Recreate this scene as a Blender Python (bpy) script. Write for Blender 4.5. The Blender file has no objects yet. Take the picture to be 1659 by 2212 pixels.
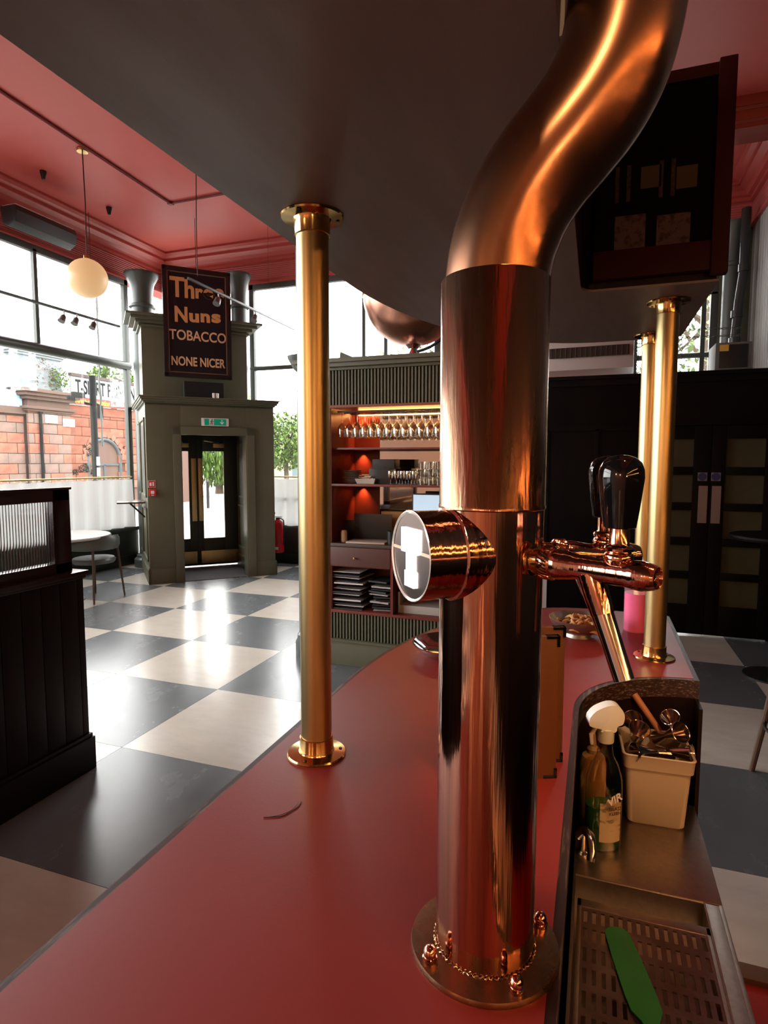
import bpy, bmesh, math, random
from math import pi, sin, cos, radians, sqrt
from mathutils import Vector, Matrix
random.seed(7)
C = bpy.context.scene.collection
SC = bpy.context.scene

# ---------------------------------------------------------------- camera, sky, exposure
cam_d = bpy.data.cameras.new('camera'); cam = bpy.data.objects.new('camera', cam_d); C.objects.link(cam)
_r = Vector((0.9426009, 0.33391786, 0.00154789)); _f = Vector((-0.33257169, 0.93919705, -0.08546912)); _u = _r.cross(_f)
_m = Matrix.Identity(4)
for _i in range(3):
    _m[_i][0] = _r[_i]; _m[_i][1] = _u[_i]; _m[_i][2] = -_f[_i]
_m[0][3], _m[1][3], _m[2][3] = 0, 0, 1.6
cam.matrix_world = _m
cam_d.sensor_fit = 'HORIZONTAL'; cam_d.sensor_width = 36; cam_d.lens = 1290/1659*36; cam_d.clip_start = 0.02; cam_d.clip_end = 200
SC.camera = cam
SC.view_settings.view_transform = 'Standard'; SC.view_settings.look = 'None'; SC.view_settings.gamma = 1
SC.view_settings.use_curve_mapping = False
SC.view_settings.exposure = 1.5
w = bpy.data.worlds.new('overcast_sky'); SC.world = w; w.use_nodes = True
bg = w.node_tree.nodes['Background']; bg.inputs[0].default_value = (1.0, 0.985, 0.96, 1); bg.inputs[1].default_value = 5.0
SC.cycles.max_bounces = 10; SC.cycles.diffuse_bounces = 4; SC.cycles.glossy_bounces = 5; SC.cycles.transmission_bounces = 6
SC.cycles.transparent_max_bounces = 12; SC.cycles.caustics_reflective = False; SC.cycles.caustics_refractive = False
SC.cycles.sample_clamp_indirect = 6; SC.cycles.use_denoising = True

def portal(loc, rot, sx, sy):
    l = bpy.data.lights.new('window_portal', 'AREA'); l.shape = 'RECTANGLE'; l.size = sx; l.size_y = sy
    l.cycles.is_portal = True
    o = bpy.data.objects.new('window_portal', l); C.objects.link(o); o.location = loc; o.rotation_euler = rot
portal((-6.9, 1.8, 2.45), (0, -pi/2, 0), 3.8, 11.2)
portal((-1.9, 8.4, 2.45), (-pi/2, 0, 0), 6.6, 3.8)

def spot(name, loc, tgt, energy, col, size=60, blend=.6, rad=.03):
    l = bpy.data.lights.new(name, 'SPOT'); l.energy = energy; l.color = col; l.spot_size = radians(size); l.spot_blend = blend; l.shadow_soft_size = rad
    o = bpy.data.objects.new(name, l); C.objects.link(o); o.location = loc
    o.rotation_euler = (Vector(tgt)-Vector(loc)).to_track_quat('-Z', 'Y').to_euler(); return o
WARM = (1.0, .60, .28)
spot('ceiling_spotlight', (.45, .15, 2.9), (.12, 1.2, .9), 26, WARM, 30)
spot('ceiling_spotlight', (.35, .35, 3.6), (.10, 1.0, .9), 14, WARM, 26)
spot('ceiling_spotlight', (-.02, -.9, 2.75), (0., .57, 1.93), 9, WARM, 16)

# warm fill lights added out of view behind the camera to brighten the copper
for _p, _e in (((-2.2, -3.5, 2.3), 34), ((-.6, -3.6, 2.1), 20), ((1.3, -2.4, 1.7), 9)):
    _l = bpy.data.lights.new('copper_fill_light', 'POINT'); _l.energy = _e; _l.color = (1, .58, .28); _l.shadow_soft_size = .09
    _o = bpy.data.objects.new('copper_fill_light', _l); C.objects.link(_o); _o.location = _p

# ---------------------------------------------------------------- materials
MATS = {}
def M(name, col, rough=.5, metal=0., col2=None, scale=4., stretch=(1, 1, 1), rvar=0., bump=0., bscale=None, emit=None, es=0.,
      coat=0., lo=.35, hi=.65, spec=.5, trans=0., alpha=1., ior=1.45, aniso=0):
    if name in MATS: return MATS[name]
    m = bpy.data.materials.new(name); m.use_nodes = True; nt = m.node_tree; b = nt.nodes['Principled BSDF']
    b.inputs['Base Color'].default_value = (*col, 1); b.inputs['Roughness'].default_value = rough; b.inputs['Metallic'].default_value = metal
    b.inputs['Specular IOR Level'].default_value = spec; b.inputs['Transmission Weight'].default_value = trans; b.inputs['Alpha'].default_value = alpha
    b.inputs['IOR'].default_value = ior
    if coat: b.inputs['Coat Weight'].default_value = coat; b.inputs['Coat Roughness'].default_value = .08
    if emit: b.inputs['Emission Color'].default_value = (*emit, 1); b.inputs['Emission Strength'].default_value = es
    if col2 or rvar or bump:
        tc = nt.nodes.new('ShaderNodeTexCoord'); mp = nt.nodes.new('ShaderNodeMapping'); mp.inputs['Scale'].default_value = stretch
        nt.links.new(tc.outputs['Object'], mp.inputs[0])
        n = nt.nodes.new('ShaderNodeTexNoise'); n.inputs['Scale'].default_value = scale; n.inputs['Detail'].default_value = 6; n.inputs['Roughness'].default_value = .62
        nt.links.new(mp.outputs[0], n.inputs['Vector'])
        if col2:
            r = nt.nodes.new('ShaderNodeValToRGB'); r.color_ramp.elements[0].position = lo; r.color_ramp.elements[1].position = hi
            r.color_ramp.elements[0].color = (*col, 1); r.color_ramp.elements[1].color = (*col2, 1)
            nt.links.new(n.outputs['Fac'], r.inputs[0]); nt.links.new(r.outputs[0], b.inputs['Base Color'])
        if rvar:
            q = nt.nodes.new('ShaderNodeMapRange'); q.inputs['From Min'].default_value = .3; q.inputs['From Max'].default_value = .7
            q.inputs['To Min'].default_value = max(.01, rough-rvar); q.inputs['To Max'].default_value = min(1, rough+rvar)
            nt.links.new(n.outputs['Fac'], q.inputs[0]); nt.links.new(q.outputs[0], b.inputs['Roughness'])
        if bump:
            n2 = nt.nodes.new('ShaderNodeTexNoise'); n2.inputs['Scale'].default_value = bscale or scale*6; n2.inputs['Detail'].default_value = 3
            nt.links.new(mp.outputs[0], n2.inputs['Vector'])
            bp = nt.nodes.new('ShaderNodeBump'); bp.inputs['Strength'].default_value = bump; bp.inputs['Distance'].default_value = .01
            nt.links.new(n2.outputs['Fac'], bp.inputs['Height']); nt.links.new(bp.outputs[0], b.inputs['Normal'])
    MATS[name] = m; return m

def thin_glass(name, tint=(.97, .98, .98), refl=.08):
    m = bpy.data.materials.new(name); m.use_nodes = True; nt = m.node_tree; nt.nodes.clear()
    o = nt.nodes.new('ShaderNodeOutputMaterial'); t = nt.nodes.new('ShaderNodeBsdfTransparent'); g = nt.nodes.new('ShaderNodeBsdfGlossy')
    t.inputs[0].default_value = (*tint, 1); g.inputs['Roughness'].default_value = .03
    lw = nt.nodes.new('ShaderNodeLayerWeight'); lw.inputs[0].default_value = .25
    mr = nt.nodes.new('ShaderNodeMapRange'); mr.inputs['To Min'].default_value = refl*.4; mr.inputs['To Max'].default_value = min(1, refl*6)
    nt.links.new(lw.outputs['Facing'], mr.inputs[0])
    x = nt.nodes.new('ShaderNodeMixShader'); nt.links.new(mr.outputs[0], x.inputs[0]); nt.links.new(t.outputs[0], x.inputs[1]); nt.links.new(g.outputs[0], x.inputs[2])
    nt.links.new(x.outputs[0], o.inputs[0]); MATS[name] = m; return m

def sheer(name, col, tr=.35, tl=.5, tcol=None):
    m = bpy.data.materials.new(name); m.use_nodes = True; nt = m.node_tree; nt.nodes.clear()
    o = nt.nodes.new('ShaderNodeOutputMaterial'); t = nt.nodes.new('ShaderNodeBsdfTransparent'); d = nt.nodes.new('ShaderNodeBsdfDiffuse'); l = nt.nodes.new('ShaderNodeBsdfTranslucent')
    d.inputs[0].default_value = (*col, 1); l.inputs[0].default_value = (*(tcol or col), 1)
    a = nt.nodes.new('ShaderNodeMixShader'); a.inputs[0].default_value = tl; nt.links.new(d.outputs[0], a.inputs[1]); nt.links.new(l.outputs[0], a.inputs[2])
    x = nt.nodes.new('ShaderNodeMixShader'); x.inputs[0].default_value = tr; nt.links.new(a.outputs[0], x.inputs[1]); nt.links.new(t.outputs[0], x.inputs[2])
    nt.links.new(x.outputs[0], o.inputs[0]); MATS[name] = m; return m

copper = M('polished_copper', (.70, .37, .26), .10, 1., (.38, .21, .145), 9, (9, 9, .25), rvar=.07, lo=.36, hi=.64, bump=.09, bscale=14)
copper_old = M('tarnished_copper', (.44, .20, .12), .22, 1., (.22, .125, .075), 8, (6, 6, .7), rvar=.09, lo=.38, hi=.62, bump=.10, bscale=22)
copper_neck = M('satin_old_copper', (.62, .30, .17), .21, 1., (.36, .18, .11), 7, (1.5, 1.5, 1), rvar=.06, lo=.3, hi=.7)
copper_pink = M('satin_copper', (.72, .36, .26), .28, 1., (.6, .27, .18), 3)
copper_flange = M('tarnished_flange_metal', (.50, .32, .19), .27, 1., (.28, .18, .10), 30, rvar=.08)
brass = M('aged_brass', (.54, .41, .20), .35, 1., (.45, .32, .15), 3, (2, 2, .3), rvar=.04)
brass_pol = M('polished_brass', (.72, .50, .2), .15, 1., (.6, .4, .15), 12)
chrome = M('chrome', (.62, .6, .58), .1, 1.)
steel = M('brushed_steel', (.46, .39, .34), .3, 1., (.40, .34, .29), 90, rvar=.02)
grate_m = M('stained_grate_steel', (.30, .22, .20), .34, 1., (.2, .14, .12), 22)
red_lino = M('red_linoleum', (.25, .021, .016), .38, 0, (.22, .018, .014), 3, rvar=.02, bump=.02, bscale=260, spec=.85)
ply = M('dark_plywood_edge', (.030, .014, .012), .4, 0, (.20, .14, .13), 9, (14, .9, 30), lo=.52, hi=.68)
darkwood = M('dark_stained_wood', (.013, .004, .003), .4, 0, (.007, .0025, .002), 5, (1, 1, .2), spec=.25)
blackwood = M('black_brown_wood', (.004, .0024, .002), .5, 0, (.0025, .0015, .0015), 6, spec=.12)
canopy_m = M('canopy_soffit_laminate', (.21, .165, .135), .42, 0, (.18, .14, .115), 5, (4, .6, 1), spec=1., rvar=.05, bump=.03, bscale=120)
ceil_m = M('red_ceiling_paint', (.52, .088, .072), .45, 0, (.47, .078, .063), 1.2, bump=.04, bscale=60)
cornice_m = M('red_cornice_gloss_paint', (.42, .07, .06), .35)
beam_m = M('red_brown_beam_paint', (.20, .028, .014), .35)
green = M('olive_green_paint', (.105, .105, .068), .42, 0, (.09, .09, .058), 2.5, bump=.02, bscale=80)
green_d = M('dark_green_paint', (.014, .020, .015), .4)
green_flute = M('fluted_green_paint', (.11, .115, .075), .42)
green_grey = M('grey_green_iron_paint', (.075, .09, .085), .35)
iron = M('dark_iron_paint', (.05, .06, .055), .4)
black = M('black_plastic', (.012, .012, .013), .35)
black_gl = M('gloss_black_plastic', (.004, .004, .005), .07, spec=.6)
white_pl = M('white_plastic', (.7, .69, .66), .4)
whiteboard = M('white_painted_boards', (.42, .43, .42), .5, 0, (.3, .31, .3), 5, (1, 8, .3))
tile_l = M('light_marble_tile', (.50, .46, .40), .22, 0, (.38, .35, .305), 3.2, (1, 2.2, 1), lo=.3, hi=.8, rvar=.05, bump=.012, bscale=20)
tile_d = M('slate_grey_tile', (.082, .092, .098), .26, 0, (.106, .117, .123), 2.2, (1.8, 1, 1), lo=.2, hi=.85, rvar=.03, bump=.012, bscale=20)
grout = M('floor_grout', (.10, .095, .085), .8)
mat_m = M('entrance_mat', (.06, .062, .064), .95, 0, (.09, .09, .09), 150, bump=.3)
red_pl = M('red_enamel', (.55, .02, .02), .3)
sand_red = M('red_sandstone', (.20, .062, .034), .9, 0, (.135, .042, .026), 5, bump=.2)
sand_red2 = M('pale_red_sandstone', (.24, .095, .06), .9, 0, (.17, .058, .036), 5, bump=.2)
sand_grey = M('weathered_sandstone', (.115, .08, .066), .9, 0, (.17, .105, .085), 4, bump=.2)
mortar = M('mortar', (.10, .055, .042), .95)
stone_pale = M('pale_stone', (.17, .19, .20), .9, 0, (.12, .14, .15), 4)
asphalt = M('asphalt', (.16, .16, .165), .9, 0, (.2, .2, .2), 30)
paving = M('paving', (.34, .32, .29), .9, 0, (.28, .26, .24), 12)
street_black = M('street_black_paint', (.004, .004, .005), .5, spec=.1)
leaf_m = M('leaves_bright', (.10, .17, .02), .6, 0, (.05, .10, .018), 4)
leaf_d = M('leaves_dark', (.06, .10, .03), .6, 0, (.10, .15, .04), 4)
leaf_r = M('leaves_reddish', (.14, .06, .04), .6)
bark = M('bark', (.07, .05, .035), .9)
glass = thin_glass('window_glass')
glass_clear = thin_glass('drinking_glass', (.95, .93, .88), .26)
curtain_m = sheer('sheer_white_curtain', (.62, .62, .61), .05, .5, (.30, .30, .297))
mirror = M('mirror', (.72, .76, .72), .03, 1.)
orange_wood = M('red_brown_shelf_wood', (.16, .028, .016), .4, 0, (.12, .02, .012), 5)
dark_door_gl = M('yellowed_obscure_glass', (.065, .056, .028), .6, 0, (.055, .048, .024), 8, spec=.2)
cloth_w = M('off_white_cardboard', (.5, .46, .4), .7)
kraft = M('kraft_card', (.45, .25, .09), .7)
screen_m = M('monitor_screen', (.3, .38, .45), .3, emit=(.45, .58, .7), es=.35)
LED = M('led_warm', (1, .5, .2), .5, emit=(1, .42, .12), es=22)
GLOW = M('badge_white_light', (1, 1, 1), .5, emit=(.95, .93, 1), es=3.2)

# ---------------------------------------------------------------- mesh builder
ORD = 'first second third fourth fifth sixth seventh eighth ninth tenth eleventh twelfth thirteenth fourteenth fifteenth sixteenth seventeenth'.split()
class MB:
    def __init__(s): s.v = []; s.f = []
    def add(s, vs, fs, mt=None):
        o = len(s.v)
        for p in vs: s.v.append(tuple(mt @ Vector(p)) if mt is not None else tuple(p))
        for q in fs: s.f.append(tuple(i+o for i in q))
        return s
    def box(s, c, d, mt=None, rz=0):
        x, y, z = d[0]/2, d[1]/2, d[2]/2
        vs = [(i*x, j*y, k*z) for i in (-1, 1) for j in (-1, 1) for k in (-1, 1)]
        T = Matrix.Translation(c) @ Matrix.Rotation(rz, 4, 'Z')
        if mt is not None: T = mt @ T
        return s.add(vs, [(0, 1, 3, 2), (4, 6, 7, 5), (0, 4, 5, 1), (2, 3, 7, 6), (0, 2, 6, 4), (1, 5, 7, 3)], T)
    def b2(s, x0, x1, y0, y1, z0, z1, mt=None): return s.box(((x0+x1)/2, (y0+y1)/2, (z0+z1)/2), (abs(x1-x0), abs(y1-y0), abs(z1-z0)), mt)
    def lathe(s, prof, n=24, mt=None, close=True):
        vs = []; fs = []; k = len(prof)
        for i in range(n):
            a = 2*pi*i/n
            for r, z in prof: vs.append((r*cos(a), r*sin(a), z))
        for i in range(n):
            j = (i+1) % n
            for q in range(k-1): fs.append((i*k+q, j*k+q, j*k+q+1, i*k+q+1))
        if close:
            if prof[0][0] > 1e-5: fs.append(tuple(i*k for i in reversed(range(n))))
            if prof[-1][0] > 1e-5: fs.append(tuple(i*k+k-1 for i in range(n)))
        return s.add(vs, fs, mt)
    def cyl(s, p0, p1, r0, r1=None, n=16):
        r1 = r0 if r1 is None else r1; p0 = Vector(p0); p1 = Vector(p1); d = p1-p0
        return s.lathe([(r0, 0), (r1, d.length)], n, Matrix.Translation(p0) @ d.to_track_quat('Z', 'Y').to_matrix().to_4x4())
    def tube(s, pts, rad, n=12, caps=True, flat=1.):
        pts = [Vector(p) for p in pts]; k = len(pts)
        if not hasattr(rad, '__len__'): rad = [rad]*k
        T = [(pts[min(i+1, k-1)]-pts[max(i-1, 0)]).normalized() for i in range(k)]
        up = Vector((0, 0, 1)) if abs(T[0].z) < .9 else Vector((0, 1, 0))
        N = (up-T[0]*up.dot(T[0])).normalized(); vs = []; fs = []
        for i in range(k):
            N = (N-T[i]*N.dot(T[i])).normalized(); B = T[i].cross(N)
            for j in range(n):
                a = 2*pi*j/n; vs.append(pts[i]+N*cos(a)*rad[i]+B*sin(a)*rad[i]*flat)
        for i in range(k-1):
            for j in range(n): fs.append((i*n+j, i*n+(j+1) % n, (i+1)*n+(j+1) % n, (i+1)*n+j))
        if caps: fs.append(tuple(reversed(range(n)))); fs.append(tuple((k-1)*n+j for j in range(n)))
        return s.add(vs, fs)
    def prism(s, poly, z0, z1, mt=None):
        n = len(poly); vs = [(x, y, z0) for x, y in poly]+[(x, y, z1) for x, y in poly]
        fs = [tuple(reversed(range(n))), tuple(range(n, 2*n))]+[(i, (i+1) % n, n+(i+1) % n, n+i) for i in range(n)]
        return s.add(vs, fs, mt)
    def sphere(s, c, r, n=20, m=12, sc=(1, 1, 1)):
        prof = [(r*sin(pi*i/m) if 0 < i < m else 0.0001*r, -r*cos(pi*i/m)) for i in range(m+1)]
        return s.lathe(prof, n, Matrix.Translation(c) @ Matrix.Diagonal((*sc, 1)), close=False)
    def build(s, name, mat, parent=None, smooth=True, bev=0., ang=35, loc=None):
        me = bpy.data.meshes.new(name); me.from_pydata(s.v, [], s.f)
        bm = bmesh.new(); bm.from_mesh(me); bmesh.ops.recalc_face_normals(bm, faces=bm.faces)
        if bev:
            es = [e for e in bm.edges if len(e.link_faces) == 2 and e.calc_face_angle(0) > radians(40)]
            bmesh.ops.bevel(bm, geom=es, offset=bev, segments=2, profile=.7, affect='EDGES', clamp_overlap=True)
        bm.to_mesh(me); bm.free()
        if smooth:
            me.polygons.foreach_set('use_smooth', [True]*len(me.polygons)); me.set_sharp_from_angle(angle=radians(ang))
        me.materials.append(mat); o = bpy.data.objects.new(name, me); C.objects.link(o)
        if parent: o.parent = parent
        if loc: o.location = loc
        return o

def thing(name, label, cat, loc=(0, 0, 0), rz=0, group=None):
    o = bpy.data.objects.new(name, None); C.objects.link(o); o.location = loc; o.rotation_euler = (0, 0, rz)
    o.empty_display_size = .1; return tag(o, label, cat, group)
def tag(o, label, cat, group=None, kind=None):
    o['label'] = label; o['category'] = cat
    if group: o['group'] = group
    if kind: o['kind'] = kind
    return o
def struct(o, label=None, cat=None):
    o['kind'] = 'structure'
    if label: o['label'] = label
    if cat: o['category'] = cat
    return o
def sroot(name, loc=(0, 0, 0), rz=0, label=None):
    o = bpy.data.objects.new(name, None); C.objects.link(o); o.location = loc; o.rotation_euler = (0, 0, rz); return struct(o, label)
def dup(o, parent=None, loc=None, rz=None, label=None):
    c = o.copy(); C.objects.link(c)
    if parent: c.parent = parent
    if loc is not None: c.location = loc
    if rz is not None: c.rotation_euler = (0, 0, rz)
    if label: c['label'] = label
    for ch in [k for k in KIDS.get(o.name, [])]: dup(ch, c)
    return c
KIDS = {}
def kids():
    KIDS.clear()
    for o in C.objects:
        if o.parent: KIDS.setdefault(o.parent.name, []).append(o)
def text(name, s, size, mat, parent, M4, ext=.002, off=0., align='CENTER', sx=1., kind=None):
    cu = bpy.data.curves.new(name, 'FONT'); cu.body = s; cu.size = size; cu.extrude = ext; cu.offset = off; cu.align_x = align
    t = bpy.data.objects.new('tmp_text', cu); C.objects.link(t); bpy.context.view_layer.update()
    me = bpy.data.meshes.new_from_object(t.evaluated_get(bpy.context.evaluated_depsgraph_get()))
    bpy.data.objects.remove(t); me.transform(M4 @ Matrix.Diagonal((sx, 1, 1, 1))); me.materials.clear(); me.materials.append(mat)
    o = bpy.data.objects.new(name, me); C.objects.link(o); o.parent = parent; return o
def frame4(o, x, y):  # matrix whose local X,Y go along x,y from o
    x = Vector(x).normalized(); y = Vector(y).normalized(); z = x.cross(y)
    return Matrix(((x.x, y.x, z.x, o[0]), (x.y, y.y, z.y, o[1]), (x.z, y.z, z.z, o[2]), (0, 0, 0, 1)))

# ---------------------------------------------------------------- room shell
XL, XR, YF, YB, ZC = -6.75, 1.65, -4.0, 8.25, 4.85
fl = sroot('floor', label='floor of large diagonal-looking black and white checkered tiles')
struct(MB().b2(XL-.3, XR+.3, YF-.2, YB+.3, -.12, -.004).build('floor_base', grout, fl))
gx, gy, T = -2.456, 2.545, .90
def tile_mesh(x0, x1, y0, y1, mat):
    return MB().b2(x0+.0012, x1-.0012, y0+.0012, y1-.0012, -.004, 0)
full = {}
for i in range(-6, 6):
    for j in range(-9, 8):
        x0, x1, y0, y1 = gx+i*T, gx+(i+1)*T, gy+j*T, gy+(j+1)*T
        a0, a1, b0, b1 = max(x0, XL), min(x1, XR), max(y0, YF), min(y1, YB)
        if a1-a0 < .02 or b1-b0 < .02: continue
        lt = (i+j) % 2 == 0; mt = tile_l if lt else tile_d
        isfull = (a0 == x0 and a1 == x1 and b0 == y0 and b1 == y1)
        if isfull and lt in full:
            o = full[lt].copy(); C.objects.link(o); o.location = (x0, y0, 0)
        else:
            o = tile_mesh(a0-x0, a1-x0, b0-y0, b1-y0, mt).build('floor_tile', mt, fl, smooth=False, loc=(x0, y0, 0))
            if isfull: full[lt] = o
# every tile gets its own veins: the noise reads object space, so shift mesh copies by material seed is not possible; keep shared

ce = struct(MB().b2(XL-.3, XR+.3, YF-.2, YB+.3, ZC, ZC+.15).build('ceiling', ceil_m), 'red painted ceiling')
def cornice(name, p0, p1, inward):  # stepped moulding run
    p0 = Vector(p0); p1 = Vector(p1); L = (p1-p0).length; X = (p1-p0).normalized(); Y = Vector(inward)
    F = frame4(p0, X, Y); r = sroot(name)
    prof = [(0, 4.30), (.05, 4.30), (.05, 4.33), (.02, 4.34), (.02, 4.60), (.06, 4.61), (.06, 4.65), (.10, 4.66), (.13, 4.70), (.20, 4.735), (.22, 4.735), (.22, 4.77), (.27, 4.79), (.30, 4.82), (.30, 4.85), (0, 4.85)]
    b = MB(); n = len(prof)
    up = X.cross(Y).z
    vs = [p0+Y*d+Vector((0, 0, z)) for d, z in prof]+[p1+Y*d+Vector((0, 0, z)) for d, z in prof]
    b.add(vs, [tuple(range(n)), tuple(range(2*n-1, n-1, -1))]+[(i, (i+1) % n, n+(i+1) % n, n+i) for i in range(n)])
    b.build('cornice_moulding', cornice_m, r, ang=20)
    f = MB()
    for k in range(9):
        z = 4.355+k*.0275
        f.cyl(p0+Y*.02+Vector((0, 0, z)), p1+Y*.02+Vector((0, 0, z)), .010, n=6)
    o = f.build('reeding', M('pink_red_reeding', (.46, .12, .11), .4), r); o['kind'] = 'stuff'
    return r
cornice('trim_1', (XL, YF, 0), (XL, YB, 0), (1, 0, 0))
cornice('trim_2', (XL, YB, 0), (XR, YB, 0), (0, -1, 0))
cornice('trim_3', (XR, YF, 0), (XR, YB, 0), (-1, 0, 0))
# beam across the right part
bm_ = MB()
for (z0, z1, d) in ((4.60, 4.85, .30), (4.66, 4.85, .36), (4.76, 4.85, .44)): bm_.b2(-1.0, XR, 6.6-d/2-.02, 6.6+d/2, z0, z1)
for yy in (6.43, 6.40): bm_.cyl((-1, yy, 4.66 if yy > 6.42 else 4.76), (XR, yy, 4.66 if yy > 6.42 else 4.76), .022, n=10)
struct(bm_.build('trim_4', beam_m, bev=.006), 'red-brown moulded ceiling beam')

# left wall: dado, piers, window
lw = sroot('wall_left', label='left wall, low dark green dado under tall windows')
MB().b2(XL-.25, XL, YF, 7.5, -.1, .56).build('dado', green_d, lw)
MB().b2(XL-.25, XL, YF, YB, 4.30, ZC).build('wall_head', ceil_m, lw)
MB().b2(XL-.25, XL, YF, -3.75, .5, 4.35).build('wall_pier', green, lw)
MB().b2(XL-.05, XL+.03, YF, 7.5, .52, .575).build('sill', green_d, lw, bev=.006)
struct(MB().b2(XL, XL+.025, YF, 7.5, 0, .15).build('baseboard_left', green_d, bev=.006))
wb = sroot('wall_back', label='back wall, low dark green dado under tall windows')
MB().b2(-5.3, XR, YB, YB+.25, -.1, .56).build('dado', green_d, wb)
MB().b2(XL-.25, XR+.2, YB, YB+.25, 4.30, ZC).build('wall_head', ceil_m, wb)
MB().b2(1.32, XR, YB, YB+.25, .5, 4.35).build('wall_pier', green, wb)
MB().b2(-2.1, .36, YB, YB+.25, .5, 4.35).build('wall_pier', M('dusky_pink_wall', (.40, .13, .10), .6), wb)
struct(MB().b2(-5.1, XR, YB-.025, YB, 0, .15).build('baseboard_back', green_d, bev=.006))
struct(MB().b2(XL-.25, XR+.2, YF-.2, YF, -.1, ZC).build('wall_front', M('warm_brown_wall', (.34, .16, .10), .6)))
wr = sroot('wall_right', label='right wall, dark panelling below pale vertical boards')
MB().b2(XR+.02, XR+.2, YF, YB+.2, -.1, ZC).build('wall_core', M('wall_core_dark', (.03, .025, .02), .6), wr)
MB().b2(XR-.01, XR+.02, YF, YB, 0, 2.38).build('wall_panelling', blackwood, wr)
for z in (1.45, 1.85, 2.25):  # shelves and glowing orange strips added out of view for the copper to reflect
    MB().b2(XR-.28, XR-.01, -3.2, .6, z, z+.025).build('added_shelf_board', orange_wood, wr)
    MB().b2(XR-.05, XR-.035, -3.1, .5, z-.012, z).build('added_glow_strip', LED, wr, smooth=False)
bd = None
for k in range(26):
    if bd is None:
        q = MB().b2(-.014, .02, .003, .107, 2.38, 4.32)
        for t_ in (.03, .055, .08): q.cyl((-.014, t_, 2.38), (-.014, t_, 4.32), .006, n=6)
        bd = q.build('board', whiteboard, wr, loc=(XR, 5.35, 0))
    else:
        o = bd.copy(); C.objects.link(o); o.location = (XR, 5.35+k*.11, 0)

# windows ------------------------------------------------------
def window(name, along, at, a0, a1, mull_hi, mull_lo, label, extra=(), tz=3.03):
    r = sroot(name, label=label)
    def bar(b, u0, u1, z0, z1, d=.07):
        if along == 'y': b.b2(at-d, at, u0, u1, z0, z1)
        else: b.b2(u0, u1, at, at+d, z0, z1)
    b = MB(); bar(b, a0, a0+.08, .575, 4.3); bar(b, a1-.08, a1, .575, 4.3); bar(b, a0, a1, 4.22, 4.3); bar(b, a0, a1, .56, .62)
    b.build('window_frame', iron, r, bev=.008)
    t = MB()
    if along == 'y': t.tube([(at-.03, a0, tz), (at-.03, a1, tz)], .065, 12)
    else: t.tube([(a0, at+.03, tz), (a1, at+.03, tz)], .035, 12)
    t.build('transom', green_grey, r)
    for u in mull_hi: q = MB(); bar(q, u-.025, u+.025, tz, 4.25, .05); q.build('mullion', iron, r)
    for u in mull_lo: q = MB(); bar(q, u-.025, u+.025, .6, tz, .05); q.build('mullion', iron, r)
    for (z) in extra: q = MB(); bar(q, a0, a1, z-.012, z+.012, .03); q.build('glazing_bar', iron, r)
    e = [a0+.04]+sorted(mull_lo)+[a1-.04]
    for x0, x1 in zip(e[:-1], e[1:]):
        q = MB(); c = at-.035 if along == 'y' else at+.035
        if along == 'y': q.b2(c, c-.004, x0, x1, .6, tz)
        else: q.b2(x0, x1, c, c+.004, .6, tz)
        q.build('pane', glass, r, smooth=False)
    e = [a0+.04]+sorted(mull_hi)+[a1-.04]
    for x0, x1 in zip(e[:-1], e[1:]):
        q = MB(); c = at-.035 if along == 'y' else at+.035
        if along == 'y': q.b2(c, c-.004, x0, x1, tz, 4.25)
        else: q.b2(x0, x1, c, c+.004, tz, 4.25)
        q.build('pane', glass, r, smooth=False)
    return r
window('window_1', 'y', XL, -3.75, 7.45, [5.86, 4.42, 2.98, 1.5, 0, -1.5, -2.8], [4.42, 1.5, -1.5], 'tall shopfront window along the left wall')
window('window_2', 'x', YB, -5.15, -2.1, [-3.24, -2.9], [-4.2, -3.24], 'tall back window behind the door lobby and back bar')
window('window_3', 'x', YB, .36, 1.32, [.84, 1.17], [.84, 1.17], 'narrow back window with small panes at the right', extra=(3.61, 2.62, 2.2), tz=2.89)

# corner lobby -------------------------------------------------
A45 = radians(45)
LB = sroot('wall_corner_lobby', (-4.8, 6.75, 0), A45, 'olive green panelled entrance lobby box set across the corner')
W = .825
def lb(name, mat, b, bev=0.004): o = b.build(name, mat, LB, bev=bev); return o
lb('lobby_face', green, MB().b2(-W, -.40, 0, .08, 0, 2.36).b2(.44, W, 0, .08, 0, 2.36).b2(-.40, .44, 0, .08, 1.94, 2.36))
side = MB().b2(-W, -W+.06, .08, 1.9, 0, 2.36).b2(W-.06, W, .08, 2.0, 0, 2.36)
lb('lobby_side', green, side)
# inner cheeks of the passage
lb('lobby_cheek', green, MB().b2(-.47, -.40, .08, 1.0, 0, 2.1).b2(.52, .59, .08, 1.0, 0, 2.1))
lb('lobby_roof', green, MB().b2(-W, W, 0, 1.9, 2.30, 2.36))
lb('lobby_ceiling', green_d, MB().b2(-.47, .59, .06, 1.0, 1.99, 2.04))
co = MB()
for (z0, z1, d) in ((2.33, 2.35, .02), (2.35, 2.375, .045), (2.375, 2.40, .06), (2.40, 2.415, .075)): co.b2(-W-d, W+d, -d, 1.9, z0, z1)
lb('lobby_cornice', green, co)
sk = MB()
for (z1, d) in ((.19, .02), (.205, .012)):
    sk.b2(-W-d, -.50, -d, .05, 0, z1).b2(.54, W+d, -d, .05, 0, z1).b2(-W-d, -W+.01, -d, 1.9, 0, z1).b2(W-.01, W+d, -d, 1.3, 0, z1).b2(.50, .53, .1, 1.0, 0, z1)
lb('lobby_skirting', green, sk)
ar = MB()
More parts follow.
